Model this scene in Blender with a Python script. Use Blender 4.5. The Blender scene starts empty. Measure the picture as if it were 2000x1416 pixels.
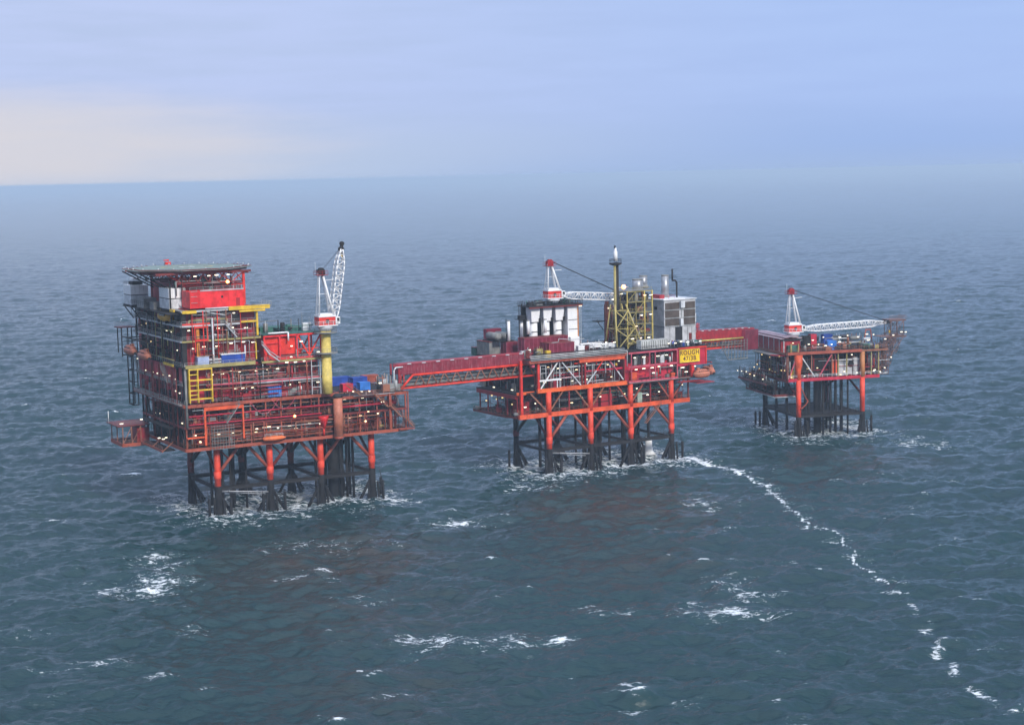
import bpy, bmesh, math, random
import numpy as np
from mathutils import Vector, Matrix
R = math.radians
scn = bpy.context.scene
COL = scn.collection
random.seed(7)

# ------------------------------------------------------------ camera
F_PX, PITCH, ROLL, CAM_H = 3300.0, math.atan(365 / 3300.0), 0.022, 92.0
cam_d = bpy.data.cameras.new('camera')
cam = bpy.data.objects.new('camera', cam_d); COL.objects.link(cam)
cam_d.sensor_fit = 'HORIZONTAL'; cam_d.sensor_width = 36.0; cam_d.lens = 36.0 * F_PX / 2000.0
cam_d.clip_start = 1.0; cam_d.clip_end = 90000.0
cam.matrix_world = Matrix.Translation((0, 0, CAM_H)) @ Matrix.Rotation(math.pi / 2 - PITCH, 4, 'X') @ Matrix.Rotation(ROLL * -1.0, 4, 'Z')
scn.camera = cam
scn.view_settings.view_transform = 'Standard'; scn.view_settings.look = 'None'
scn.view_settings.exposure = 0.0; scn.view_settings.gamma = 1.0
scn.cycles.use_denoising = True
scn.cycles.max_bounces = 5; scn.cycles.diffuse_bounces = 3; scn.cycles.glossy_bounces = 3
scn.cycles.volume_bounces = 0
scn.cycles.sample_clamp_indirect = 4.0
scn.cycles.volume_step_rate = 1.0

# ------------------------------------------------------------ world and sun
SUN_EL, SUN_AZ = R(34), R(150)          # azimuth from +Y, clockwise: behind the camera, to the right
world = bpy.data.worlds.new('World'); scn.world = world; world.use_nodes = True
wt = world.node_tree; wn = wt.nodes; wl = wt.links; wn.clear()
def N(t, x, **kw):
    n = t.new(x)
    for k, v in kw.items(): setattr(n, k, v)
    return n
w_out = N(wn, 'ShaderNodeOutputWorld'); w_bg = N(wn, 'ShaderNodeBackground'); w_bg.inputs[1].default_value = 0.1
sky = N(wn, 'ShaderNodeTexSky'); sky.sky_type = 'NISHITA'; sky.sun_disc = False
sky.sun_elevation = SUN_EL; sky.sun_rotation = SUN_AZ; sky.air_density = 1.0; sky.dust_density = 3.0
co = N(wn, 'ShaderNodeTexCoord')
sep = N(wn, 'ShaderNodeSeparateXYZ'); wl.new(co.outputs['Generated'], sep.inputs[0])
def math_n(nodes, links, op, a, b=None, c=None, clamp=False):
    m = nodes.new('ShaderNodeMath'); m.operation = op; m.use_clamp = clamp
    for i, v in enumerate((a, b, c)):
        if v is None: continue
        if isinstance(v, (int, float)): m.inputs[i].default_value = v
        else: links.new(v, m.inputs[i])
    return m.outputs[0]
def wm(op, a, b=None, c=None, clamp=False): return math_n(wn, wl, op, a, b, c, clamp)
az = wm('ARCTAN2', sep.outputs[0], sep.outputs[1])             # azimuth, 0 straight ahead
elv = wm('ARCSINE', sep.outputs[2])                            # elevation
comb = N(wn, 'ShaderNodeCombineXYZ')
wl.new(wm('MULTIPLY', az, 3.2), comb.inputs[0]); wl.new(wm('MULTIPLY', elv, 26.0), comb.inputs[1])
def wnoise(scale, detail, rough, off):
    mp = N(wn, 'ShaderNodeMapping'); mp.inputs['Location'].default_value = off
    wl.new(comb.outputs[0], mp.inputs[0])
    n = N(wn, 'ShaderNodeTexNoise'); n.inputs['Scale'].default_value = scale; n.inputs['Detail'].default_value = detail
    n.inputs['Roughness'].default_value = rough; wl.new(mp.outputs[0], n.inputs[0])
    return n.outputs[0]
def srgb(r, g, b):
    f = lambda c: ((c / 255 + 0.055) / 1.055) ** 2.4 if c > 10 else c / 255 / 12.92
    return (f(r), f(g), f(b))
def wcol(rgb, k=10.0):
    return tuple(c * k for c in srgb(*rgb)) + (1,)
def wmix(fac, a, b):
    m = N(wn, 'ShaderNodeMix', data_type='RGBA'); m.clamp_factor = True
    if isinstance(fac, float): m.inputs[0].default_value = fac
    else: wl.new(fac, m.inputs[0])
    for i, v in ((6, a), (7, b)):
        if isinstance(v, tuple): m.inputs[i].default_value = v
        else: wl.new(v, m.inputs[i])
    return m.outputs[2]
def wramp(x, a, b):                                            # smooth 0..1 of x between a and b
    m = N(wn, 'ShaderNodeMapRange'); m.interpolation_type = 'SMOOTHSTEP'
    wl.new(x, m.inputs[0]); m.inputs[1].default_value = a; m.inputs[2].default_value = b
    return m.outputs[0]
n1 = wnoise(1.3, 4, 0.5, (3.1, 0.4, 0)); n2 = wnoise(3.5, 5, 0.55, (0, 7, 2))
elw = wm('ADD', elv, wm('MULTIPLY', wm('SUBTRACT', n1, 0.5), R(1.3)))
# cloud veil: periwinkle, a little greyer and darker in soft bands
c_blue = wmix(wramp(az, R(-14), R(16)), wcol((193, 208, 248)), wcol((174, 200, 250)))
c_veil = wmix(wm('MULTIPLY', wramp(n2, 0.3, 0.75), 0.5), c_blue, wmix(wramp(az, R(-10), R(14)), wcol((180, 198, 233)), wcol((168, 193, 245))))
# hazy band low over the horizon
c_low = wmix(wramp(az, R(-8), R(14)), wcol((190, 207, 236)), wcol((162, 190, 240)))
veil = wmix(wramp(elw, R(3.0), R(0.3)), c_veil, c_low)
# pale warm patch low on the horizon
px = wm('DIVIDE', wm('ADD', az, R(19.5)), R(13.5)); py = wm('DIVIDE', wm('SUBTRACT', elw, R(1.2)), R(2.1))
pd = wm('ADD', wm('MULTIPLY', px, px), wm('MULTIPLY', py, py))
patch = wm('MULTIPLY', wramp(wm('ADD', pd, wm('MULTIPLY', wm('SUBTRACT', n2, 0.5), 0.9)), 1.45, -0.1), 0.95, clamp=True)
veil = wmix(patch, veil, wcol((222, 220, 228)))
veil = wmix(wm('MULTIPLY', wramp(elv, R(0.95), R(-0.1)), wramp(az, R(-7), R(9))), veil, wcol((167, 192, 234)))
# higher up: brighter overcast overhead
veil = wmix(wramp(elv, R(8), R(28)), veil, wcol((122, 150, 190)))
veil = wmix(wramp(elv, R(30), R(70)), veil, wcol((206, 218, 245), 24.0))
# below the horizon (only ever lights undersides): dark sea tone
final = wmix(0.93, sky.outputs[0], veil)
wl.new(final, w_bg.inputs[0]); wl.new(w_bg.outputs[0], w_out.inputs[0])

sun_d = bpy.data.lights.new('sun', 'SUN'); sun_d.energy = 3.5; sun_d.angle = R(12); sun_d.color = (1.0, 0.95, 0.88)
sun = bpy.data.objects.new('sun', sun_d); COL.objects.link(sun)
sd = Vector((math.sin(SUN_AZ) * math.cos(SUN_EL), math.cos(SUN_AZ) * math.cos(SUN_EL), math.sin(SUN_EL)))
sun.rotation_euler = (-sd).to_track_quat('-Z', 'Y').to_euler()
sun.location = sd * 300

# ------------------------------------------------------------ water
rng = np.random.default_rng(11)
def wave_tile(n, L, wind, hs, lo, hi, seed):
    """A tile of random sea: height and crest-sharpening shifts, FFT of a directional spectrum."""
    g = np.random.default_rng(seed)
    k = np.fft.fftfreq(n, L / n) * 2 * np.pi
    kx, ky = np.meshgrid(k, k, indexing='ij'); kk = np.hypot(kx, ky); kk[0, 0] = 1
    d = (kx * wind[0] + ky * wind[1]) / kk
    kp = 2 * np.pi / hi
    S = np.exp(-1.25 * (kp / kk) ** 2) / kk ** 3.6 * (0.12 + d ** 2) * (d > -0.3)
    S *= np.exp(-(kk * lo / 6.3) ** 2); S[0, 0] = 0
    A = np.sqrt(S) * (g.normal(size=S.shape) + 1j * g.normal(size=S.shape))
    h = np.fft.ifft2(A).real; f = hs / 4 / h.std(); 
    dx = np.fft.ifft2(A * 1j * kx / kk).real; dy = np.fft.ifft2(A * 1j * ky / kk).real
    return h * f, dx * f, dy * f
def sample(tile, L, x, y):
    n = tile.shape[0]; u = (x / L * n) % n; v = (y / L * n) % n
    i = u.astype(int); j = v.astype(int); fu = u - i; fv = v - j; i %= n; j %= n; i1 = (i + 1) % n; j1 = (j + 1) % n
    return (tile[i, j] * (1 - fu) * (1 - fv) + tile[i1, j] * fu * (1 - fv) + tile[i, j1] * (1 - fu) * fv + tile[i1, j1] * fu * fv)
rows = [150.0]
while rows[-1] < 45000:
    y = rows[-1]; st = 0.62 * max(1.0, y / 330.0) ** 1.55 if y > 230 else 1.0
    rows.append(y + st)
rows = np.array(rows); NC = 760
sx = np.linspace(-1, 1, NC)
half = 70 + rows * 0.42
X0 = half[:, None] * sx[None, :]; Y0 = np.repeat(rows[:, None], NC, 1)
wd = np.array([0.28, -0.96])
HA = wave_tile(512, 287.0, wd, 1.75, 0.9, 30.0, 5); HB = wave_tile(512, 173.0, wd, 0.62, 0.7, 10.0, 9)
HC = wave_tile(256, 613.0, np.array([-0.1, -1.0]), 1.0, 12.0, 62.0, 3)
ca, sa = math.cos(0.35), math.sin(0.35)
fade = np.clip(1 - (rows - 600) / 3600.0, 0, 1)[:, None] * np.clip((1.0 - np.abs(sx)) * 12, 0, 1)[None, :]
XR, YR = X0 * ca - Y0 * sa, X0 * sa + Y0 * ca
h = sample(HA[0], 287.0, X0, Y0) + sample(HB[0], 173.0, XR, YR) + sample(HC[0], 613.0, X0, Y0)
dx = sample(HA[1], 287.0, X0, Y0) * 0.9; dy = sample(HA[2], 287.0, X0, Y0) * 0.9
Z = h * fade
X1 = X0 - dx * fade * 0.5; Y1 = Y0 - dy * fade * 0.5
# foam density, a property of the water at each place
def blob(cx, cy, rx, ry, s): return s * np.exp(-(((X0 - cx) / rx) ** 2 + ((Y0 - cy) / ry) ** 2) * 1.2)
foam = np.zeros_like(X0)
PATCHES = [(-94.7, 383.1, 2.9, 4.1, 1), (-84.4, 385.1, 5.5, 7.2, 1), (-85.2, 406.7, 3.2, 4.6, 0.8), (-89.8, 399.0, 5.0, 11.2, 0.5), (-92.4, 388.8, 8.6, 10.6, 0.35), (-57.4, 302.8, 2.1, 1.3, 1), (-67.7, 313.4, 2.0, 2.7, 0.9), (-89.7, 317.7, 4.0, 1.4, 0.7), (-80.4, 320.5, 3.6, 1.8, 0.7), (-52.2, 389.2, 3.0, 2.1, 0.8), (-42.7, 384.2, 1.4, 2.0, 0.7), (-47.2, 398.1, 2.5, 1.6, 0.8), (-35.3, 368.2, 4.6, 4.2, 0.6), (-67.3, 343.8, 2.7, 4.1, 0.5), (-16.7, 333.7, 5.7, 4.7, 0.9), (-5.3, 332.0, 6.2, 4.6, 0.7), (-1.2, 330.6, 3.1, 5.4, 0.8), (7.5, 331.8, 2.6, 1.9, 1), (10.0, 327.8, 1.2, 2.2, 0.8), (-21.3, 323.0, 3.0, 1.8, 0.7), (-22.1, 296.6, 2.8, 1.8, 0.8), (43.0, 347.6, 6.4, 3.4, 1), (50.3, 345.7, 5.3, 1.7, 0.7), (37.8, 358.9, 2.0, 5.4, 0.8), (43.3, 354.0, 2.7, 2.2, 0.8), (47.7, 375.8, 4.6, 5.9, 0.7), (50.7, 363.7, 3.3, 4.6, 0.8), (15.3, 353.9, 3.1, 3.5, 0.6), (22.8, 351.5, 2.2, 2.1, 0.7), (51.2, 321.5, 1.0, 1.4, 0.8), (20.2, 287.0, 2.2, 1.7, 0.8), (30.5, 291.2, 2.7, 2.4, 0.5), (22.4, 297.9, 2.3, 1.2, 0.5), (45.8, 274.7, 2.1, 2.7, 0.7), (52.6, 469.9, 3.1, 6.8, 0.8), (53.9, 462.3, 2.1, 3.7, 0.7), (64.8, 394.8, 3.6, 2.1, 0.6), (50.1, 399.0, 2.4, 2.7, 0.5), (49.7, 381.6, 7.0, 2.5, 0.4), (116.0, 503.3, 3.8, 10.5, 0.4), (126.2, 497.6, 5.2, 3.4, 0.7), (63.5, 464.9, 4.2, 11.3, 0.2), (83.7, 561.3, 6.8, 5.4, 0.3), (100.8, 446.3, 5.4, 5.5, 0.3), (111.4, 455.8, 3.4, 4.3, 0.35), (91.1, 321.3, 2.4, 2.9, 0.4), (111.2, 417.8, 1.9, 2.4, 0.5), (-84.2, 302.6, 5.8, 2.6, 0.3), (-102.2, 346.7, 6.6, 2.5, 0.4), (-96.1, 374.5, 3.0, 2.4, 0.5), (-96.7, 413.5, 3.9, 2.9, 0.6), (-91.4, 418.7, 5.9, 2.4, 0.6), (8.4, 310.3, 1.4, 1.3, 0.5), (9.8, 309.5, 0.6, 1.0, 0.9), (59.8, 327.5, 1.5, 1.5, 0.4)]
for cx, cy, rx, ry, s in PATCHES: foam = np.maximum(foam, blob(cx, cy, rx * 1.7, ry * 1.6, s * .66))
def seg_dist(pts):
    D = np.full(X0.shape, 1e9); T = np.zeros_like(X0); acc = 0
    m = (Y0 > min(p[1] for p in pts) - 30) & (Y0 < max(p[1] for p in pts) + 30)
    x, y = X0[m], Y0[m]; d = D[m]; t0 = T[m]
    for (ax, ay), (bx, by) in zip(pts, pts[1:]):
        L2 = (bx - ax) ** 2 + (by - ay) ** 2
        t = np.clip(((x - ax) * (bx - ax) + (y - ay) * (by - ay)) / L2, 0, 1)
        q = np.hypot(x - ax - t * (bx - ax), (y - ay - t * (by - ay)) * 0.8)
        k = q < d; d = np.where(k, q, d); t0 = np.where(k, acc + t * math.sqrt(L2), t0); acc += math.sqrt(L2)
    D[m] = d; T[m] = t0
    return D, T
WAKE = [(48.4, 551.3), (56.3, 546.1), (62.1, 538.3), (67.8, 524.9), (75.0, 492.8), (74.3, 480.7), (75.0, 465.1), (76.8, 450.4), (77.6, 440.7), (75.5, 430.4), (79.5, 428.0), (83.0, 422.0), (81.9, 413.0), (82.6, 405.3), (80.7, 397.7), (81.7, 387.9), (83.5, 379.9), (85.1, 375.3)]
D, T = seg_dist(WAKE)
wid = 2.4 * np.exp(-T / 35.0) + 0.48
foam = np.maximum(foam, np.exp(-(D / wid) ** 2) * (0.92 + 0.5 * np.exp(-T / 40.0)) * (0.9 + 0.12 * np.sin(T * 0.9) * (T > 60)))
foam = np.maximum(foam, 0.42 * np.exp(-(D / 5.5) ** 2) * np.exp(-T / 220.0))
WAKE2 = [(79.3, 365.7), (85.4, 362.9), (83.5, 345.4), (84.8, 337.9), (81.6, 333.4), (83.9, 325.5), (80.5, 316.7), (81.4, 308.0), (79.0, 296.8), (80.7, 292.1), (82.8, 288.4), (83.1, 280.3), (86.5, 282.9)]
D, T = seg_dist(WAKE2)
foam = np.maximum(foam, np.exp(-(D / 1.2) ** 2) * (0.42 + 0.34 * np.sin(T * 0.4)))
# churned water round each jacket, drifting down-wind
RIGS = {'L': ((-83.071, 466.764), 28.5), 'M': ((11.135, 522.822), 31.0), 'R': ((100.222, 587.379), 15.0)}
def local(rig, x, y):
    (ox, oy), a = RIGS[rig]; a = R(a)
    return (x - ox) * math.cos(a) + (y - oy) * math.sin(a), -(x - ox) * math.sin(a) + (y - oy) * math.cos(a)
for rig, (lu, lv), s in (('L', (47, 24), .62), ('M', (47, 20), .66), ('R', (24.5, 29), .6)):
    u, v = local(rig, X0, Y0)
    du = np.maximum(0, np.maximum(-u - 2, u - lu - 2)); dv = np.maximum(0, np.maximum(-v - 2, v - lv))
    front = np.clip(-v, 0, 60)
    d = np.hypot(du / 7.0, dv / 9.0)
    d2 = np.hypot(np.maximum(0, np.abs(u - lu / 2) - lu / 2) / 13.0, np.where(v < 0, v / 19.0, np.maximum(0, v - lv) / 12.0))
    foam = np.maximum(foam, np.maximum(s * np.exp(-d ** 2), .62 * np.exp(-d2 ** 2)) * (1 - 0.55 * np.exp(-((u - lu * .6) / 10) ** 2 - ((v + 13) / 6) ** 2)))
foam = np.maximum(foam, blob(-88, 412, 9, 16, 0.42)); foam = np.maximum(foam, blob(-86, 392, 12, 10, 0.36))
foam = np.maximum(foam, blob(-50, 425, 20, 12, 0.3)); foam = np.maximum(foam, blob(-14, 452, 14, 11, 0.45))
foam = np.maximum(foam, blob(138, 566, 16, 16, 0.5)); foam = np.maximum(foam, blob(5, 500, 14, 14, 0.4))
# a few breaking crests everywhere
crest = np.clip((sample(HA[0], 287.0, X0, Y0) - 0.66) / 0.55, 0, 1) * np.clip(sample(HB[0], 173.0, XR, YR) / 0.25, 0, 1)
foam = np.maximum(foam, crest * 0.8 * fade)
# suspended silt, brownish, in the lee of the platforms
silt = np.maximum.reduce([blob(-42, 408, 26, 34, 1.0), blob(-30, 355, 24, 30, 0.55), blob(-24, 300, 20, 22, 0.5), blob(33, 468, 30, 26, 0.8),
                          blob(28, 400, 30, 28, 0.45), blob(122, 530, 20, 18, 0.45)])
nr, nc = X0.shape
ring = list(range(0, nc)) + [r * nc + nc - 1 for r in range(1, nr)] + [(nr - 1) * nc + c for c in range(nc - 2, -1, -1)] + [r * nc for r in range(nr - 2, 0, -1)]
co_ = np.stack([X1, Y1, Z], -1).reshape(-1, 3)
rp = co_[ring].copy(); rp[:, 2] = 0
cen = np.array([0, 150.0, 0]); dirv = rp - cen; dn = np.linalg.norm(dirv[:, :2], axis=1, keepdims=True)
ang = np.linspace(0, 2 * np.pi, len(ring), endpoint=False)
out_r = rp + np.stack([np.sign(rp[:, 0]) * 30000 * np.minimum(1, np.abs(rp[:, 0]) / 100), np.where(rp[:, 1] > 40000, 15000, np.where(rp[:, 1] <= 151, -30000, -2000)), np.zeros(len(ring))], -1)
verts = np.concatenate([co_, out_r]); nv0 = len(co_)
idx = np.arange(nr * nc).reshape(nr, nc)
q = np.stack([idx[:-1, :-1], idx[:-1, 1:], idx[1:, 1:], idx[1:, :-1]], -1).reshape(-1, 4)
rg = np.array(ring); o_i = nv0 + np.arange(len(ring))
q2 = np.stack([rg, o_i, np.roll(o_i, -1), np.roll(rg, -1)], -1)
faces = np.concatenate([q, q2]).astype(np.int32)
me = bpy.data.meshes.new('sea_water')
me.vertices.add(len(verts)); me.vertices.foreach_set('co', verts.astype(np.float32).ravel())
me.loops.add(faces.size); me.loops.foreach_set('vertex_index', faces.ravel())
me.polygons.add(len(faces)); me.polygons.foreach_set('loop_start', np.arange(0, faces.size, 4, dtype=np.int32))
me.update(calc_edges=True); me.polygons.foreach_set('use_smooth', np.ones(len(faces), bool))
for nm, arr in (('foam', foam), ('silt', silt)):
    at = me.attributes.new(nm, 'FLOAT', 'POINT'); at.data.foreach_set('value', np.concatenate([arr.ravel(), np.zeros(len(ring))]).astype(np.float32))
sea = bpy.data.objects.new('sea_water', me); COL.objects.link(sea)
sea.location.z = -1.1; sea['kind'] = 'structure'; sea['label'] = 'choppy slate blue sea with scattered white foam'

def mat(name):
    m = bpy.data.materials.new(name); m.use_nodes = True
    nt = m.node_tree; return m, nt.nodes, nt.links, nt.nodes['Principled BSDF']
m, nd, lk, bs = mat('sea_water'); me.materials.append(m)
geo = nd.new('ShaderNodeNewGeometry')
def noise(nd, lk, vec, scale, detail=4, rough=0.55, stretch=(1, 1, 1), rot=0.0, out=0):
    mp = nd.new('ShaderNodeMapping'); mp.inputs['Scale'].default_value = stretch; mp.inputs['Rotation'].default_value = (0, 0, rot)
    lk.new(vec, mp.inputs[0]); n = nd.new('ShaderNodeTexNoise'); n.inputs['Scale'].default_value = scale
    n.inputs['Detail'].default_value = detail; n.inputs['Roughness'].default_value = rough; lk.new(mp.outputs[0], n.inputs[0]); return n.outputs[out]
def sm(op, a, b=None, c=None, clamp=False): return math_n(nd, lk, op, a, b, c, clamp)
P = geo.outputs['Position']
afo = nd.new('ShaderNodeAttribute'); afo.attribute_name = 'foam'; asi = nd.new('ShaderNodeAttribute'); asi.attribute_name = 'silt'
fn = noise(nd, lk, P, 0.8, 8, 0.72, (0.6, 1.2, 1), 0.12)
fn2 = noise(nd, lk, P, 0.16, 4, 0.55, (0.8, 1.3, 1), 0.2)
# lacy foam: thin ridges of noise
ridge = sm('SUBTRACT', 1.0, sm('MULTIPLY', sm('ABSOLUTE', sm('SUBTRACT', noise(nd, lk, P, 0.42, 6, 0.6, (0.6, 1.3, 1), 0.1), 0.5)), 9.0))
lace = sm('MULTIPLY', sm('MAXIMUM', ridge, 0.0), 0.6)
fsum = sm('ADD', sm('ADD', afo.outputs['Fac'], sm('MULTIPLY', sm('SUBTRACT', fn, 0.5), 2.4)), sm('MULTIPLY', sm('SUBTRACT', fn2, 0.5), 1.1))
fsum = sm('ADD', fsum, lace)
mr = nd.new('ShaderNodeMapRange'); mr.interpolation_type = 'SMOOTHSTEP'; lk.new(fsum, mr.inputs[0])
mr.inputs[1].default_value = 0.82; mr.inputs[2].default_value = 1.35
ffac = sm('MULTIPLY', mr.outputs[0], sm('MULTIPLY', sm('MINIMUM', sm('MULTIPLY', afo.outputs['Fac'], 5.0), 1.0), 0.88), clamp=True)
# large patches of slightly different water
big = noise(nd, lk, P, 0.012, 3, 0.5, (0.6, 1.4, 1), 0.2)
def smix(fac, a, b):
    mx = nd.new('ShaderNodeMix'); mx.data_type = 'RGBA'; mx.clamp_factor = True
    if isinstance(fac, float): mx.inputs[0].default_value = fac
    else: lk.new(fac, mx.inputs[0])
    for i, v in ((6, a), (7, b)):
        if isinstance(v, tuple): mx.inputs[i].default_value = v
        else: lk.new(v, mx.inputs[i])
    return mx.outputs[2]
deep = smix(big, (0.005, 0.026, 0.029, 1), (0.008, 0.038, 0.040, 1))
sil = sm('MULTIPLY', asi.outputs['Fac'], sm('ADD', 0.25, sm('MULTIPLY', sm('SUBTRACT', noise(nd, lk, P, 0.22, 5, 0.6, (0.45, 1.5, 1), 0.25), 0.42), 5.0)), clamp=True)
deep = smix(sil, deep, (0.036, 0.031, 0.024, 1))
aer = sm('MULTIPLY', sm('MULTIPLY', afo.outputs['Fac'], 0.4), fn2, clamp=True)
deep = smix(aer, deep, (0.07, 0.15, 0.17, 1))
lk.new(smix(ffac, deep, (0.85, 0.88, 0.9, 1)), bs.inputs['Base Color'])
lk.new(sm('ADD', 0.12, sm('MULTIPLY', ffac, 0.7)), bs.inputs['Roughness'])
bs.inputs['IOR'].default_value = 1.333
# ripples below the mesh's own resolution
bmp = nd.new('ShaderNodeBump'); bmp.inputs['Distance'].default_value = 1.0; bmp.inputs['Strength'].default_value = 1.0
r1 = noise(nd, lk, P, 0.22, 6, 0.62, (0.55, 1.25, 1), 0.22)
r2 = noise(nd, lk, P, 0.9, 4, 0.6, (0.6, 1.2, 1), 0.1)
lk.new(sm('ADD', sm('MULTIPLY', r1, 0.6), sm('MULTIPLY', r2, 0.26)), bmp.inputs['Height'])
gust = noise(nd, lk, P, 0.006, 4, 0.6, (0.7, 1.6, 1), 0.3)
lk.new(sm('ADD', 0.45, sm('MULTIPLY', gust, 0.9)), bmp.inputs['Strength'])
lk.new(bmp.outputs[0], bs.inputs['Normal'])

# ------------------------------------------------------------ haze: one box of thin even air over the sea
def haze_box():
    bm = bmesh.new(); bmesh.ops.create_cube(bm, size=1.0)
    bmesh.ops.scale(bm, vec=(64000, 70000, 102), verts=bm.verts)
    bmesh.ops.translate(bm, vec=(0, 26000, 44), verts=bm.verts)
    hm = bpy.data.meshes.new('haze'); bm.to_mesh(hm); bm.free()
    o = bpy.data.objects.new('haze', hm); COL.objects.link(o); o['kind'] = 'stuff'; o['label'] = 'thin pale blue sea haze'
    m = bpy.data.materials.new('haze'); m.use_nodes = True; nt = m.node_tree; nt.nodes.clear()
    out = nt.nodes.new('ShaderNodeOutputMaterial'); v = nt.nodes.new('ShaderNodeVolumePrincipled')
    v.inputs['Color'].default_value = (0.67, 0.83, 0.99, 1); v.inputs['Density'].default_value = HAZE_D
    v.inputs['Anisotropy'].default_value = 0.0
    nt.links.new(v.outputs[0], out.inputs['Volume']); hm.materials.append(m)
    m.cycles.homogeneous_volume = True
HAZE_D = 0.00015
haze_box()
# ------------------------------------------------------------ mesh helpers
class MB:
    """Collects boxes, beams and tubes; becomes ONE mesh object."""
    def __init__(s): s.v = []; s.f = []; s.sm = []
    def quad8(s, c, smooth=False):
        b = len(s.v); s.v += [tuple(p) for p in c]
        s.f += [(b, b + 3, b + 2, b + 1), (b + 4, b + 5, b + 6, b + 7), (b, b + 1, b + 5, b + 4), (b + 1, b + 2, b + 6, b + 5), (b + 2, b + 3, b + 7, b + 6), (b + 3, b, b + 4, b + 7)]
        s.sm += [False] * 6; return s
    def box(s, x0, x1, y0, y1, z0, z1):
        return s.quad8([(x0, y0, z0), (x1, y0, z0), (x1, y1, z0), (x0, y1, z0), (x0, y0, z1), (x1, y0, z1), (x1, y1, z1), (x0, y1, z1)])
    def frame_of(s, p, q):
        p, q = Vector(p), Vector(q); d = (q - p); L = d.length or 1e-6; d /= L
        up = Vector((0, 0, 1)) if abs(d.z) < 0.95 else Vector((1, 0, 0))
        a = d.cross(up).normalized(); b = a.cross(d).normalized(); return p, q, a, b
    def beam(s, p, q, w, h=None):
        h = h or w; p, q, a, b = s.frame_of(p, q); a = a * w / 2; b = b * h / 2
        return s.quad8([p - a - b, p + a - b, p + a + b, p - a + b, q - a - b, q + a - b, q + a + b, q - a + b])
    def tube(s, p, q, r, n=8, r2=None, caps=True):
        r2 = r if r2 is None else r2; p, q, a, b = s.frame_of(p, q); k = len(s.v)
        for i in range(n):
            t = 2 * math.pi * i / n; o = a * math.cos(t) + b * math.sin(t)
            s.v.append(tuple(p + o * r)); s.v.append(tuple(q + o * r2))
        for i in range(n):
            j = (i + 1) % n; s.f.append((k + 2 * i, k + 2 * i + 1, k + 2 * j + 1, k + 2 * j)); s.sm.append(True)
        if caps:
            s.f.append(tuple(k + 2 * i for i in range(n))); s.sm.append(False)
            s.f.append(tuple(k + 2 * i + 1 for i in reversed(range(n)))); s.sm.append(False)
        return s
    def path(s, pts, r, n=6):
        for p, q in zip(pts, pts[1:]): s.tube(p, q, r, n)
        return s
    def lathe(s, c, prof, n=14):
        """prof: (radius, z) pairs round the vertical axis through c."""
        k = len(s.v); m = len(prof)
        for i in range(n):
            t = 2 * math.pi * i / n
            for r, z in prof: s.v.append((c[0] + r * math.cos(t), c[1] + r * math.sin(t), c[2] + z))
        for i in range(n):
            j = (i + 1) % n
            for a in range(m - 1): s.f.append((k + i * m + a, k + j * m + a, k + j * m + a + 1, k + i * m + a + 1)); s.sm.append(True)
        s.f.append(tuple(k + i * m for i in reversed(range(n)))); s.sm.append(False)
        s.f.append(tuple(k + i * m + m - 1 for i in range(n))); s.sm.append(False)
        return s
    def hull(s, c, axis, prof, n=12, squash=1.0):
        """Closed body of revolution about a horizontal axis ('u' or 'v'); prof: (offset, radius)."""
        k = len(s.v); m = len(prof)
        for o, r in prof:
            for i in range(n):
                t = 2 * math.pi * i / n; a, b = r * math.cos(t), r * math.sin(t) * squash
                s.v.append((c[0] + o, c[1] + a, c[2] + b) if axis == 'u' else (c[0] + a, c[1] + o, c[2] + b))
        for a in range(m - 1):
            for i in range(n):
                j = (i + 1) % n; s.f.append((k + a * n + i, k + a * n + j, k + (a + 1) * n + j, k + (a + 1) * n + i)); s.sm.append(True)
        s.f.append(tuple(k + i for i in reversed(range(n)))); s.f.append(tuple(k + (m - 1) * n + i for i in range(n))); s.sm += [False, False]
        return s
    def rail(s, pts, h=1.1, sp=1.8, w=0.07, mid=True):
        for p, q in zip(pts, pts[1:]):
            p, q = Vector(p), Vector(q); L = (q - p).length; k = max(1, int(L / sp))
            s.beam(p + Vector((0, 0, h)), q + Vector((0, 0, h)), w)
            if mid: s.beam(p + Vector((0, 0, h * .55)), q + Vector((0, 0, h * .55)), w * .7)
            for i in range(k + 1):
                a = p.lerp(q, i / k); s.beam(a, a + Vector((0, 0, h)), w * .8)
        return s
    def stair(s, p, q, width, axis):
        """Open stair from p up/down to q; axis = direction vector of its width."""
        p, q, ax = Vector(p), Vector(q), Vector(axis).normalized() * width
        n = max(3, int(abs(q.z - p.z) / 0.25))
        for o in (Vector(), ax):
            s.beam(p + o, q + o, 0.08, 0.28); s.beam(p + o + Vector((0, 0, 1)), q + o + Vector((0, 0, 1)), 0.07)
            for i in range(0, n + 1, 5):
                a = p.lerp(q, i / n) + o; s.beam(a, a + Vector((0, 0, 1)), 0.06)
        for i in range(n + 1):
            a = p.lerp(q, i / n); s.beam(a, a + ax, 0.24, 0.05)
        return s
    def lattice(s, p, q, w0, w1, seg, r=0.06, n=4, mid=None, up=None, h0=None, h1=None, taper=0.18):
        """Four-chord lattice boom from p to q, tapering at both ends."""
        p, q, a, b = s.frame_of(p, q)
        if up is not None: b = Vector(up).normalized(); d = (q - p).normalized(); b = (b - d * b.dot(d)).normalized(); a = d.cross(b).normalized()
        mid = mid or max(w0, w1); h0 = h0 or w0; h1 = h1 or w1
        def wid(t):
            if t < taper: return w0 + (mid - w0) * t / taper, h0 + (mid - h0) * t / taper
            if t > 1 - taper: return w1 + (mid - w1) * (1 - t) / taper, h1 + (mid - h1) * (1 - t) / taper
            return mid, mid
        st = []
        for i in range(seg + 1):
            t = i / seg; w, h = wid(t); c = p.lerp(q, t)
            st.append([c + a * w / 2 * x + b * h / 2 * y for x, y in ((-1, -1), (1, -1), (1, 1), (-1, 1))])
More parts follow.
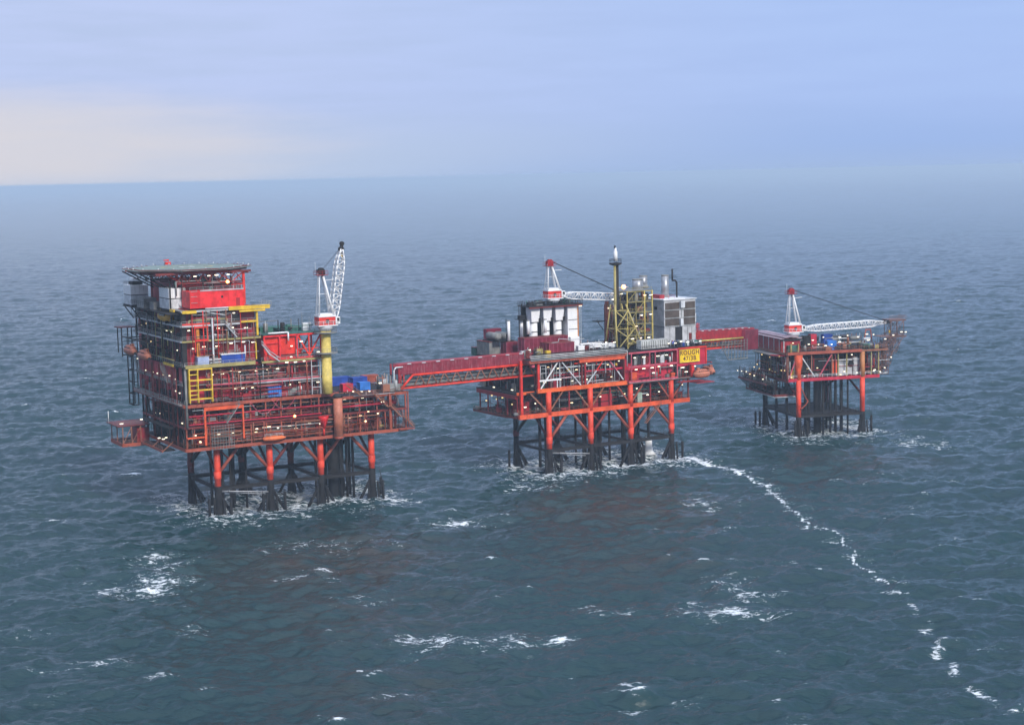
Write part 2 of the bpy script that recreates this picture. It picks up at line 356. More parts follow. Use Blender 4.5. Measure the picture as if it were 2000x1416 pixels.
        for i in range(seg):
            for k in range(4):
                s.tube(st[i][k], st[i + 1][k], r, 6)
                j = (k + 1) % 4
                if i % 2: s.tube(st[i][k], st[i + 1][j], r * .55, n)
                else: s.tube(st[i][j], st[i + 1][k], r * .55, n)
                s.tube(st[i][k], st[i][j], r * .5, n)
        return s

def tag(o, label=None, cat=None, group=None, kind=None):
    for k, v in (('label', label), ('category', cat), ('group', group), ('kind', kind)):
        if v: o[k] = v
    return o
RIGM = {k: Matrix.Translation((o[0], o[1], 0)) @ Matrix.Rotation(R(a), 4, 'Z') for k, (o, a) in RIGS.items()}
RIGM['W'] = Matrix.Identity(4)
class Thing:
    """One thing: an Empty at its base that parents its parts; shapes are given in the platform's own u, v, z."""
    def __init__(s, rig, name, label, cat, base=(0, 0, 0), group=None, rz=0.0):
        s.base = Vector(base); s.o = bpy.data.objects.new(name, None); COL.objects.link(s.o)
        s.o.empty_display_size = 1.0
        s.o.matrix_world = RIGM[rig] @ Matrix.Translation(s.base) @ Matrix.Rotation(rz, 4, 'Z')
        tag(s.o, label, cat, group)
    def part(s, name, mb, m, parent=None, label=None, kind=None, loc=False):
        if not mb.f: return None
        if getattr(s, 'warp', None): mb.v = [(s.warp(p[0]), p[1], p[2]) for p in mb.v]
        me = bpy.data.meshes.new(name)
        b = Vector((0, 0, 0)) if loc else s.base
        me.from_pydata([(p[0] - b.x, p[1] - b.y, p[2] - b.z) for p in mb.v], [], mb.f)
        me.polygons.foreach_set('use_smooth', mb.sm); me.materials.append(m)
        o = bpy.data.objects.new(name, me); COL.objects.link(o); o.parent = parent or s.o
        tag(o, label, kind=kind); return o
def copy_thing(root, loc, rot, rig, label, mats=None):
    """A copy of a thing with copies of its parts and sub-parts."""
    c = root.copy(); COL.objects.link(c); c['label'] = label
    c.matrix_world = RIGM[rig] @ Matrix.Translation(loc) @ Matrix.Rotation(rot, 4, 'Z')
    for ch in list(root.children):
        d = ch.copy(); COL.objects.link(d); d.parent = c
        for g in list(ch.children):
            e = g.copy(); COL.objects.link(e); e.parent = d
    return c

# ------------------------------------------------------------ paints
PAINTS = {}
def paint(name, rgb, rust=0.35, rough=0.5, metal=0.0, streak=0.25, rustc=(0.10, 0.035, 0.018), var=0.18, scale=1.0, bump=0.0, ribs=None):
    if name in PAINTS: return PAINTS[name]
    m, nd, lk, bs = mat(name)
    tc = nd.new('ShaderNodeTexCoord').outputs['Object']
    def mx(fac, a, b, blend='MIX'):
        n = nd.new('ShaderNodeMix'); n.data_type = 'RGBA'; n.blend_type = blend; n.clamp_factor = True
        if isinstance(fac, (int, float)): n.inputs[0].default_value = fac
        else: lk.new(fac, n.inputs[0])
        for i, v in ((6, a), (7, b)):
            if isinstance(v, tuple): n.inputs[i].default_value = v
            else: lk.new(v, n.inputs[i])
        return n.outputs[2]
    def rmp(x, a, b):
        n = nd.new('ShaderNodeMapRange'); n.interpolation_type = 'SMOOTHSTEP'; lk.new(x, n.inputs[0]); n.inputs[1].default_value = a; n.inputs[2].default_value = b; return n.outputs[0]
    v1 = noise(nd, lk, tc, 0.45 * scale, 4, 0.6)
    v2 = noise(nd, lk, tc, 1.6 * scale, 4, 0.7, (1, 1, 0.22))
    d = tuple(c * (1 - var * 1.6) for c in rgb) + (1,); l = tuple(min(.92, c * (1 + var * .7) + .008) for c in rgb) + (1,)
    c = mx(rmp(v1, 0.3, 0.7), d, l)
    if streak: c = mx(math_n(nd, lk, 'MULTIPLY', rmp(v2, 0.52, 0.78), streak * 1.6), c, tuple(x * .45 + .01 for x in rgb) + (1,))
    if rust:
        r = noise(nd, lk, tc, 0.9 * scale, 6, 0.72, (1, 1, 0.4))
        c = mx(math_n(nd, lk, 'MULTIPLY', rmp(r, 0.72 - rust * .3, 0.80 - rust * .22), 0.85), c, rustc + (1,))
    lk.new(c, bs.inputs['Base Color']); bs.inputs['Roughness'].default_value = rough; bs.inputs['Metallic'].default_value = metal; bs.inputs['Specular IOR Level'].default_value = 0.3
    if ribs:
        w = nd.new('ShaderNodeTexWave'); w.wave_type = 'BANDS'; w.bands_direction = ribs[0]; w.inputs['Scale'].default_value = ribs[1]; lk.new(tc, w.inputs[0])
        b = nd.new('ShaderNodeBump'); b.inputs['Strength'].default_value = 1.0; b.inputs['Distance'].default_value = 0.12; lk.new(w.outputs['Fac'], b.inputs['Height']); lk.new(b.outputs[0], bs.inputs['Normal'])
    if name == 'weathered_bridge_cladding':
        st = noise(nd, lk, tc, 1.0, 6, 0.75, (2.2, 1, 0.22)); c2 = mx(math_n(nd, lk, 'MULTIPLY', rmp(st, 0.5, 0.74), 0.75), c, (0.62, 0.42, 0.44, 1)); lk.new(c2, bs.inputs['Base Color'])
    PAINTS[name] = m; return m
def lamp_mat(name, rgb, strength):
    m, nd, lk, bs = mat(name); bs.inputs['Base Color'].default_value = (0.8, 0.8, 0.75, 1)
    bs.inputs['Emission Color'].default_value = rgb + (1,); bs.inputs['Emission Strength'].default_value = strength; return m
RED = paint('red_paint', (0.72, 0.035, 0.02), rust=.18)
LEGRED = paint('orange_red_leg_paint', (0.82, 0.07, 0.03), rust=.22, streak=.2)
ORED = paint('orange_red_girder_paint', (0.74, 0.10, 0.03), rust=.42)
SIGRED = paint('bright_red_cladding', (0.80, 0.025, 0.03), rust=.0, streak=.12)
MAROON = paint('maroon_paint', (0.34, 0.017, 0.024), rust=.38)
MAGENTA = paint('crimson_paint', (0.52, 0.02, 0.05), rust=.22)
PINK = paint('faded_crimson_paint', (0.55, 0.09, 0.13), rust=.2)
PLUM = paint('plum_ribbed_cladding', (0.27, 0.022, 0.05), rust=.15, ribs=('X', 1.6))
BRIDGEC = paint('weathered_bridge_cladding', (0.33, 0.03, 0.055), rust=.1, streak=.0, ribs=('X', 1.3))
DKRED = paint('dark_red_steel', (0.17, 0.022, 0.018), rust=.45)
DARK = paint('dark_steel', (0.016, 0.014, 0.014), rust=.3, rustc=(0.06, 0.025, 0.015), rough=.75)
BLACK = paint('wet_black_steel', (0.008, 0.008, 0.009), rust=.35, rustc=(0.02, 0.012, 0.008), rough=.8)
RUSTY = paint('rust_brown_steel', (0.30, 0.12, 0.07), rust=.5)
BRNRED = paint('brownish_red_steel', (0.36, 0.08, 0.045), rust=.55)
GREY = paint('grey_steel', (0.22, 0.22, 0.21), rust=.3)
LGREY = paint('pale_grey_steel', (0.48, 0.48, 0.49), rust=.1, streak=.1)
GALV = paint('galvanised_steel', (0.42, 0.43, 0.42), rust=.25, metal=.1)
WHITE = paint('white_paint', (0.80, 0.80, 0.80), rust=.06, streak=.12, var=.05)
OFFW = paint('off_white_paint', (0.62, 0.64, 0.66), rust=.12, streak=.2)
YEL = paint('yellow_paint', (0.78, 0.50, 0.035), rust=.15)
PALEY = paint('pale_yellow_paint', (0.72, 0.56, 0.14), rust=.08, streak=.15)
OLIVEY = paint('tarnished_yellow_paint', (0.36, 0.30, 0.11), rust=.35)
ORANGE = paint('orange_hull_paint', (0.78, 0.17, 0.05), rust=.05, streak=.15)
SALMON = paint('faded_orange_brown_paint', (0.50, 0.17, 0.10), rust=.15)
BLUE = paint('blue_paint', (0.02, 0.07, 0.36), rust=.08)
LBLUE = paint('bright_blue_paint', (0.04, 0.2, 0.62), rust=.05)
GREEN = paint('dark_green_paint', (0.03, 0.12, 0.09), rust=.15)
DECKG = paint('grey_green_deck_paint', (0.20, 0.26, 0.235), rust=.2, rough=.7)
SILVER = paint('brushed_exhaust_steel', (0.42, 0.43, 0.45), rust=.05, metal=.55, rough=.4)
BROWNL = paint('brown_louvre_panel', (0.13, 0.10, 0.08), rust=.2, ribs=('Z', 1.4))
WHITER = paint('white_ribbed_container_paint', (0.78, 0.79, 0.76), rust=.06, ribs=('X', 1.6), streak=.2)
GLASS = paint('dark_window_glass', (0.015, 0.02, 0.022), rust=0, streak=0, rough=.08)
CABLE = paint('greasy_wire_rope', (0.035, 0.035, 0.04), rust=.1)
LWARM = lamp_mat('lit_lamp_tube', (1.0, 0.86, 0.58), 2.2)
LYEL = lamp_mat('lit_yellow_lamp', (1.0, 0.66, 0.22), 1.9)
LORG = lamp_mat('lit_orange_flood_lamp', (1.0, 0.33, 0.06), 7.0)

# ------------------------------------------------------------ repeated pieces of topsides
class Face:
    """A side of a platform: a runs along it, b inwards from it."""
    def __init__(s, side, off): s.side, s.off = side, off
    def P(s, a, b, z):
        if s.side == 'front': return (a, s.off + b, z)
        if s.side == 'left': return (s.off + b, a, z)
        if s.side == 'right': return (s.off - b, a, z)
        return (a, s.off - b, z)
    def box(s, mb, a0, a1, b0, b1, z0, z1):
        p, q = s.P(a0, b0, z0), s.P(a1, b1, z1)
        mb.box(min(p[0], q[0]), max(p[0], q[0]), min(p[1], q[1]), max(p[1], q[1]), z0, z1)
CNT = {}
def clutter(T, fc, a0, a1, z0, z1, b0, b1, rnd, dens=1.0, pal=None, parent=None, big=True):
    """Pipe runs, risers, vessels, cabinets and valves packed between two decks behind a face."""
    pal = pal or [(GREY, 3), (DKRED, 3), (MAROON, 2), (DARK, 3), (GALV, 2), (OLIVEY, .6), (GREEN, .5), (RUSTY, 2), (OFFW, .7)]
    mats = [p[0] for p in pal]; wts = [p[1] for p in pal]; A = a1 - a0; H = z1 - z0
    eq = {}; single = []
    def g(m, kind):
        if kind != 'pipework': single.append((kind, m, MB())); return single[-1][2]
        e = eq.setdefault((m.name, kind), (m, [])); e[1].append(MB()); return e[1][-1]
    for _ in range(int(A * H * 0.06 * dens)):                # horizontal pipe runs
        m = rnd.choices(mats, wts)[0]; L = rnd.uniform(.15, .6) * A; a = rnd.uniform(a0, a1 - L); b = rnd.uniform(b0, b1); z = rnd.uniform(z0 + .5, z1 - .3); r = rnd.choice((.08, .12, .2))
        mb = g(m, 'pipework'); mb.tube(fc.P(a, b, z), fc.P(a + L, b, z), r, 6)
        if rnd.random() < .6: mb.tube(fc.P(a, b, z), fc.P(a, b, rnd.uniform(z0, z1)), r, 6)
        if rnd.random() < .6: mb.tube(fc.P(a + L, b, z), fc.P(a + L, b, rnd.uniform(z0, z1)), r, 6)
    for _ in range(int(A * 0.5 * dens)):                     # risers
        m = rnd.choices(mats, wts)[0]; a = rnd.uniform(a0, a1); b = rnd.uniform(b0, b1)
        g(m, 'pipework').tube(fc.P(a, b, z0), fc.P(a, b, z1), rnd.choice((.07, .1, .16)), 6)
    if big:
        for _ in range(int(A * 0.32 * dens)):                # skids, cabinets, vessels
            m = rnd.choices(mats, wts)[0]; w = rnd.uniform(.8, 2.8); hh = min(H * .8, rnd.uniform(.9, 3.2)); a = rnd.uniform(a0, max(a0 + .1, a1 - w)); b = rnd.uniform(b0 + .3, max(b0 + .4, b1 - 1.5)); t = rnd.random()
            if t < .45: fc.box(g(m, 'equipment_skid'), a, a + w, b, b + rnd.uniform(.8, 1.6), z0, z0 + hh)
            elif t < .75:
                r = min(w, hh) * .4; g(m, 'vessel').tube(fc.P(a, b + r, z0 + .4 + r), fc.P(a + w * 1.3, b + r, z0 + .4 + r), r, 10)
            else:
                r = rnd.uniform(.35, .8); p = fc.P(a, b + r, z0); g(m, 'vessel').lathe(p, [(r, 0), (r, hh), (r * .6, hh + r * .4)], 10)
    for (mn, kind), (m, l) in eq.items():
        if len(l) <= 10: single += [('pipe', m, q) for q in l]; continue
        mb = MB()
        for q in l: k = len(mb.v); mb.v += q.v; mb.f += [tuple(i + k for i in f) for f in q.f]; mb.sm += q.sm
        T.part(kind, mb, m, parent)
    for kind, m, mb in single:
        k = (T.o.name, kind); CNT[k] = CNT.get(k, 0) + 1
        if CNT[k] <= 98: T.part(kind, mb, m, parent)
LIGHTS = {}
def lamps(T, pts, along, rnd, m=None, L=0.85, parent=None):
    """Short strip lamps, each a part of the thing it is fixed to."""
    for p in pts:
        n = LIGHTS.get(T.o.name, 0)
        if rnd.random() < .2: continue
        if n >= 98: break
        LIGHTS[T.o.name] = n + 1
        l = L * rnd.uniform(.55, 1.25); mb = MB()
        if along == 'a': mb.box(p[0] - l / 2, p[0] + l / 2, p[1] - .11, p[1] + .11, p[2] - .12, p[2] + .12)
        else: mb.box(p[0] - .11, p[0] + .11, p[1] - l / 2, p[1] + l / 2, p[2] - .12, p[2] + .12)
        T.part('light_fitting', mb, m or (LYEL if rnd.random() < .28 else LWARM), parent)
def row(fc, a0, a1, b, z, step, rnd, jz=.35, keep=.85):
    out = []; a = a0 + step * rnd.random()
    while a < a1:
        if rnd.random() < keep: out.append(fc.P(a, b, z + rnd.uniform(-jz, jz)))
        a += step * rnd.uniform(.75, 1.3)
    return out
def jacket(rig, label, us, vs, zdeck, group, zred, seed, cond, rl=0.95, walk_z=6.5, kz=13.0, rearred=False, fenders=(), plate=False, slope=True, kfront=True):
    """Steel jacket: legs, sleeves, K-braces, conductors and the boat-landing walkway."""
    rnd = random.Random(seed)
    T = Thing(rig, 'jacket', label, 'jacket', (0, 0, 0), group)
    nu, nv_ = len(us), len(vs)
    for j, v in enumerate(vs):
        for i, u in enumerate(us):
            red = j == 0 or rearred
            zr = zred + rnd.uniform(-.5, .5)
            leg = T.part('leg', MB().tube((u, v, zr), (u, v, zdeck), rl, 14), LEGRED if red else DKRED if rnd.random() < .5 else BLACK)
            T.part('splash_sleeve', MB().lathe((u, v, -8), [(rl * 1.5, 0), (rl * 1.36, 8.6), (rl * 1.14, 10.6), (rl * 1.1, 12), (rl * 1.08, 8 + zr), (rl, 8.02 + zr)], 14), BLACK, leg)
            if kfront: T.part('joint_can', MB().lathe((u, v, kz - 1), [(rl * 1.1, 0), (rl * 1.16, .1), (rl * 1.16, 1.9), (rl * 1.05, 2)], 12), LEGRED if red else DKRED, leg)
    def br(p, q, r, m): T.part('brace', MB().tube(p, q, r, 8), m)
    for j, v in enumerate(vs):
        for i in range(nu - 1 if kfront or j else 0):
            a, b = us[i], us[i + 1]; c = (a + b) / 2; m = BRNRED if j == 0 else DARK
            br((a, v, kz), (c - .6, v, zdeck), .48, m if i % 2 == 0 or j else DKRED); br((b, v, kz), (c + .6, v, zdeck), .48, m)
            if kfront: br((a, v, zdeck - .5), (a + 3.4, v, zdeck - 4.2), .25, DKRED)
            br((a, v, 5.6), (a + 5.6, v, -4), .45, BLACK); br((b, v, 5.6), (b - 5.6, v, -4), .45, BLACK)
    for u in us:
        for a, b in zip(vs, vs[1:]):
            c = (a + b) / 2; br((u, a, kz), (u, c, zdeck), .42, DKRED); br((u, b, kz), (u, c, zdeck), .42, DARK)
            br((u, a, 5.0), (u, a + 4.5, -3.5), .36, BLACK); br((u, b, 5.0), (u, b - 4.5, -3.5), .36, BLACK)
    wk = MB(); rl_ = MB(); u0, u1, v0, v1 = us[0], us[-1], vs[0], vs[-1]
    for v in vs:
        wk.beam((u0, v, walk_z), (u1, v, walk_z), 1.0, .8); wk.beam((u0, v + 1.6, walk_z + .2), (u1, v + 1.6, walk_z + .2), .4, .4)
        rl_.rail([(u0, v - .6, walk_z + .4), (u1, v - .6, walk_z + .4)], w=.08); rl_.rail([(u0, v + 1.6, walk_z + .4), (u1, v + 1.6, walk_z + .4)], w=.08)
    for u in us:
        wk.beam((u, v0, walk_z), (u, v1, walk_z), .9, .75)
        rl_.rail([(u - .6, v0, walk_z + .4), (u - .6, v1, walk_z + .4)], w=.08)
    T.part('walkway_frame', wk, DARK); T.part('walkway_railing', rl_, DARK)
    g1 = MB(); g1.tube((u0 + .9, v0, walk_z - .6), (us[1] - .9, v0 - .4, walk_z - 2.2), .16, 6); g1.tube((us[0] + .9, v0 + .6, walk_z - .9), (us[1] - .9, v0 + .2, walk_z - 3.0), .14, 6)
    if slope: T.part('sloping_pipe', g1, LGREY)
    if plate: T.part('walkway_plate', MB().box(u0 + .5, u1 - .5, v0 + .5, v1 - .5, walk_z + .05, walk_z + .2), DARK)
    for u in us:
        for du, dv in ((-1.7, -.9), (1.6, -1.3)): T.part('pile_guide', MB().tube((u + du, v0 + dv, -4), (u + du * .8, v0 + dv * .7, rnd.uniform(2.2, 4.4)), .34, 8), BLACK)
        for vv, dv in ((v0, 1), (v1, -1)): T.part('skirt_brace', MB().tube((u, vv, 6.0), (u + 2.8, vv + dv * 2.8, -3.5), .36, 6), BLACK)
    for (u, v, r) in cond: T.part('conductor_pipe', MB().tube((u, v, -8), (u, v, zdeck + .2), r, 10), BLACK if rnd.random() < .75 else DARK)
    for (u, v, dv) in fenders:
        f = T.part('boat_fender', MB().tube((u, v, -4), (u, v, 4.2), .42, 8), BLACK)
        T.part('fender_bracket', MB().beam((u, v, 3.0), (u - .3, v + dv, 3.3), .3).beam((u, v, .6), (u - .3, v + dv, .6), .3).beam((u, v, 3.8), (u - .3, v + dv, 7.5), .1), DARK, f)
    return T
def floor_ring(T, u0, u1, v0, v1, z, h, m, edge=None, bay=5.0, slab=DARK):
    """A deck: plate with joists and an edge girder on all four sides."""
    T.part('deck_plate', MB().box(u0 + .25, u1 - .25, v0 + .25, v1 - .25, z - .18, z - .02), slab)
    g = MB()
    for v in (v0, v1): g.beam((u0, v, z - h / 2), (u1, v, z - h / 2), .3, h)
    for u in (u0, u1): g.beam((u, v0 + .16, z - h / 2 + .01), (u, v1 - .16, z - h / 2 + .01), .3, h)
    T.part('edge_girder', g, edge or m)
    j = MB(); n = int((u1 - u0) / bay)
    for i in range(1, n): j.beam((u0 + (u1 - u0) * i / n, v0 + .2, z - .45), (u0 + (u1 - u0) * i / n, v1 - .2, z - .45), .2, .5)
    T.part('joists', j, DKRED)
def posts(T, fc, aa, z0, z1, m, w=.45, diag=True, dm=None, b=.2, dw=.28, every=1, name='column'):
    for a in aa: T.part(name, MB().beam(fc.P(a, b, z0), fc.P(a, b, z1), w), m)
    if diag:
        for i, (a, c) in enumerate(zip(aa, aa[1:])):
            if i % every: continue
            mid = (a + c) / 2
            mb = MB()
            if i % 2 == 0: mb.beam(fc.P(a, b, z0 + .3), fc.P(c, b, z1 - .3), dw)
            else: mb.beam(fc.P(a, b, z1 - .3), fc.P(c, b, z0 + .3), dw)
            T.part('diagonal_brace', mb, dm or m)
def container(rig, name, label, u, v, z, L, W_, H, m, rz=0.0, group=None, cat='container'):
    T = Thing(rig, name, label, cat, (u, v, z), group, rz)
    T.part('shell', MB().box(.06, L - .06, .06, W_ - .06, .1, H - .1), m, loc=True)
    fr = MB()
    for a in (.08, L - .08):
        for b in (.08, W_ - .08): fr.beam((a, b, 0), (a, b, H), .2)
    for zz in (.1, H - .1):
        for b in (.08, W_ - .08): fr.beam((.1, b, zz), (L - .1, b, zz), .18)
        for a in (.08, L - .08): fr.beam((a, .1, zz), (a, W_ - .1, zz), .18)
    n = int(L / .55)
    for i in range(1, n): fr.beam((L * i / n, .03, .2), (L * i / n, .03, H - .2), .10, .08)
    T.part('frame', fr, m, loc=True)
    d = T.part('door', MB().box(L - .06, L + .02, .3, W_ - .3, .25, H - .3), m, loc=True)
    T.part('lock_bar', MB().beam((L + .05, W_ * .4, .3), (L + .05, W_ * .4, H - .3), .06).beam((L + .05, W_ * .6, .3), (L + .05, W_ * .6, H - .3), .06), GALV, d, loc=True)
    return T
def lifeboat(rig, label, u, v, z, rz, m=None, L=7.2, group=None):
    """Totally enclosed lifeboat hung from its falls; built along local x."""
    m = m or ORANGE
    T = Thing(rig, 'lifeboat', label, 'lifeboat', (u, v, z), group, rz)
    h = L / 2
    T.part('hull', MB().hull((0, 0, 0), 'u', [(-h, .25), (-h * .9, .85), (-h * .6, 1.25), (0, 1.4), (h * .6, 1.25), (h * .88, .75), (h, .15)], 14, .92), m, loc=True)
    cn = T.part('canopy', MB().hull((0, 0, .75), 'u', [(-h * .8, .4), (-h * .65, .95), (0, 1.1), (h * .55, .95), (h * .75, .35)], 12, .85), m, loc=True)
    T.part('helm_turret', MB().box(-h * .62, -h * .3, -.45, .45, 1.5, 2.15), m, cn, loc=True)
    w = MB()
    for i in range(5): w.box(-h * .55 + i * h * .26, -h * .42 + i * h * .26, -1.09, 1.09, .9, 1.15)
    T.part('windows', w, GLASS, cn, loc=True)
    T.part('fender_strip', MB().hull((0, 0, .1), 'u', [(-h * .92, .9), (-h * .6, 1.31), (0, 1.45), (h * .6, 1.31), (h * .9, .8)], 14, .12), DARK, loc=True)
    for x in (-h * .7, h * .7): T.part('lifting_fall', MB().tube((x, 0, .9), (x, 0, 4.0), .06, 5), CABLE, loc=True)
    T.part('propeller_guard', MB().tube((-h - .1, 0, -.5), (-h + .25, 0, -.5), .4, 8), DARK, loc=True)
    return T
# ============================================================ nearest platform (accommodation), left in the picture
rnd = random.Random(21)
JG = 'steel jackets standing in the sea'
cond = [(3, 9, .38), (4.6, 9.5, .38), (6.6, 8.5, .3), (8, 11, .42), (5.5, 14, .4), (9.5, 14, .38), (11.5, 9, .35), (3.4, 16, .42),
        (37, 5, 1.75), (36, 9.5, .7), (40.6, 7, .4), (42.2, 7.5, .4), (44, 7, .4), (40, 12, .45), (34.6, 13, .4), (38.5, 15, .5), (33, 9, .35), (45, 12, .4), (38.6, 3.4, .5)]
jacket('L', 'eight legged jacket with orange red front legs under the tall accommodation platform', [0, 15.5, 31, 47], [0, 24], 19, JG, 7.6, 3, cond, rl=.92, kz=10.5,
       fenders=[(-3.2, -1.5, 1.5), (2.8, -2.4, 2.4), (19, -2, 2), (49.5, -2, 2), (50.8, 2.5, -1), (12.5, -2, 2)])

# ---- cellar deck
T = Thing('L', 'cellar_deck', 'long rust red open lower deck crowded with pipes, at the bottom of the tall platform', 'platform deck', (20, 15, 19))
F = Face('front', -4); FL = Face('left', -10); FR = Face('right', 57)
for z, e in ((19.3, BRNRED), (25.3, DKRED)):
    floor_ring(T, -10, 57, -4, 36, z, .9 if z != 25.3 else .6, MAROON, e, 6.0)
floor_ring(T, -10, 35.4, -4, 45, 31.4, .9, MAROON, BRNRED, 6.0); floor_ring(T, 35.6, 57, -4, 36, 30.0, .8, MAROON, BRNRED, 6.0)
cols = [-9.6, -3, 2.5, 9, 13.5, 18, 24, 29.5, 36, 42, 47.5, 52, 56.6]
for z0, z1 in ((19.4, 25.1), (25.4, 31)):
    posts(T, F, [c for c in cols if c < 35], z0, z1, BRNRED, .35, diag=False); posts(T, F, [c for c in cols if c > 35], z0, min(z1, 29.4), BRNRED, .35, diag=False)
posts(T, F, [36, 42, 47.5], 19.4, 29.2, DKRED, .4, diag=True, b=3, dw=.3)
posts(T, FL, [-3, 4, 11, 18, 25, 32, 36], 19.4, 31, DARK, .5, diag=True, dm=DARK, dw=.35)
posts(T, FR, [-3.5, 4, 12, 20, 28, 36], 19.4, 29.2, BRNRED, .4, diag=True, dm=BRNRED, dw=.25)
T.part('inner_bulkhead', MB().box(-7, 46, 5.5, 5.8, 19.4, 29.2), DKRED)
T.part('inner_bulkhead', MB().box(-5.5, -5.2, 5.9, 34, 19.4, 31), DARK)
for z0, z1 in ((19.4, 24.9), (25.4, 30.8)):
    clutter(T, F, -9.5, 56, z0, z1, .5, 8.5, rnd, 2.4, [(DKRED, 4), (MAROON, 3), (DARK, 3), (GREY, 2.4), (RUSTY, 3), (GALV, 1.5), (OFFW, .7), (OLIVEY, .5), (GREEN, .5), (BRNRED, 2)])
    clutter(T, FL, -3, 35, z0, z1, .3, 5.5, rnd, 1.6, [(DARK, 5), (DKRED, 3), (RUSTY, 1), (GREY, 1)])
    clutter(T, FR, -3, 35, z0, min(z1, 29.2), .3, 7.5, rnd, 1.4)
clutter(T, F, -9, 56, 19.5, 25, -.7, .4, rnd, 1.1, [(RUSTY, 2), (BRNRED, 2), (GREY, 3), (GALV, 1.5), (DARK, 2)], big=False)
clutter(T, F, -9, 35, 25.5, 31, -.7, .4, rnd, 1.2, [(RUSTY, 2), (BRNRED, 2), (GREY, 2.5), (GALV, 1), (MAROON, 1), (DARK, 2)], big=False)
rl_ = MB()
rl_.rail([(-10, -4, 19.4), (57, -4, 19.4)], w=.08); rl_.rail([(-10, -4, 19.4), (-10, 14, 19.4)], w=.08); rl_.rail([(57, -4, 19.4), (57, 36, 19.4)], w=.08)
rl_.rail([(-10, -4, 25.4), (33, -4, 25.4)], w=.07); rl_.rail([(39, -4, 30), (57, -4, 30), (57, 36, 30)], w=.07)
T.part('railing', rl_, RUSTY)
pp = MB()
pp.tube((-9, -4.6, 28.2), (34, -4.6, 28.2), .2, 8); pp.tube((-9, -4.5, 25.9), (30, -4.5, 25.9), .22, 8); pp.tube((36, -4.6, 27.1), (50, -4.6, 27.1), .24, 8)
T.part('pipe_run', pp, MAGENTA)
pp = MB(); pp.tube((40, -4.5, 29.9), (53, -4.5, 29.9), .12); pp.tube((-8, -4.5, 29.8), (10, -4.5, 29.8), .12, 6); pp.tube((12, -4.5, 23.2), (33, -4.5, 23.2), .1, 6)
T.part('pipe_run', pp, GALV)
# goalpost frame of orange-red tubes at the front corner
gp = MB(); gp.beam((-4.6, -5, 20), (-4.6, -5, 30), .5); gp.beam((6.4, -5, 21), (6.4, -5, 30), .45); gp.beam((-4.8, -5, 30), (6.6, -5, 30), .6, .9); gp.beam((-9.7, -4.6, 22.3), (-4.8, -4.6, 22.3), .8, .35)
T.part('portal_frame', gp, ORED)
# hanging hose loops under the main deck
for a0, a1, dip in ((8.5, 17, 3.8), (15, 22, 3.0)):
    mb = MB(); pts = [(a0 + (a1 - a0) * i / 12, -5.0, 31.2 - dip * (1 - (2 * i / 12 - 1) ** 2)) for i in range(13)]
    T.part('hanging_hose', mb.path(pts, .1, 6), PINK)
T.part('side_walkway', MB().box(-12, -10.1, 4, 30, 24.0, 24.2), DARK)
sg = MB().stair((5.5, -5.3, 30.7), (1.5, -5.3, 25.6), 1.0, (0, 1, 0)); T.part('stair', sg, GREY)
# front stair tower, right half: long zig-zag handrails down to the lower right corner
st = MB()
st.stair((37.6, -4.9, 33.4), (41.8, -4.9, 30.2), .9, (0, -1, 0)); st.beam((41.8, -5.3, 30.2), (46.2, -5.3, 30.2), .9, .1); st.rail([(41.8, -5.8, 30.2), (46.2, -5.8, 30.2)])
st.stair((46.2, -4.9, 30.2), (50.2, -4.9, 26.2), .9, (0, -1, 0)); st.beam((50.2, -5.3, 26.2), (51.4, -5.3, 26.2), .9, .1)
st.stair((51.4, -4.9, 26.2), (54.4, -4.9, 22.9), .9, (0, -1, 0)); st.beam((54.4, -5.3, 22.9), (55.4, -5.3, 22.9), .9, .1); st.stair((55.4, -4.9, 22.9), (58.3, -4.9, 19.6), .9, (0, -1, 0))
T.part('stair', st, RUSTY)
T.part('corner_landing', MB().box(54, 58.6, -5.8, -3, 19.0, 19.25), BRNRED)
T.part('corner_railing', MB().rail([(57, -5.8, 19.25), (58.6, -5.8, 19.25), (58.6, -3, 19.25)]), RUSTY)
T.part('end_frame', MB().beam((57.3, -4.2, 19.4), (57.3, -4.2, 30), .3).beam((51.4, -4.3, 19.4), (51.4, -4.3, 29.8), .55), BRNRED)
lamps(T, row(F, 10, 35, -.2, 23.2, 3.0, rnd, .4) + row(F, -8, 34, .6, 22.8, 3.3, rnd, .9) + row(F, 36, 51, -.2, 24.2, 3.2, rnd, .9) + row(F, 34, 56, .4, 28.0, 5, rnd, 1.2), 'a', rnd)
lamps(T, row(FL, 2, 34, 1.2, 26.2, 5, rnd, .6) + row(FL, -2, 20, .3, 22.2, 7, rnd, .6), 'v', rnd)
T.part('flood_lamp', MB().hull((21.8, -4.6, 25.8), 'v', [(-.25, .3), (.2, .42)], 8), LORG)
T.part('flood_lamp', MB().hull((43.5, -4.4, 22.4), 'v', [(-.2, .3), (.2, .35)], 8), LYEL)
T.part('flood_lamp', MB().hull((-6, -4.4, 21.0), 'v', [(-.2, .3), (.2, .3)], 8), LYEL)

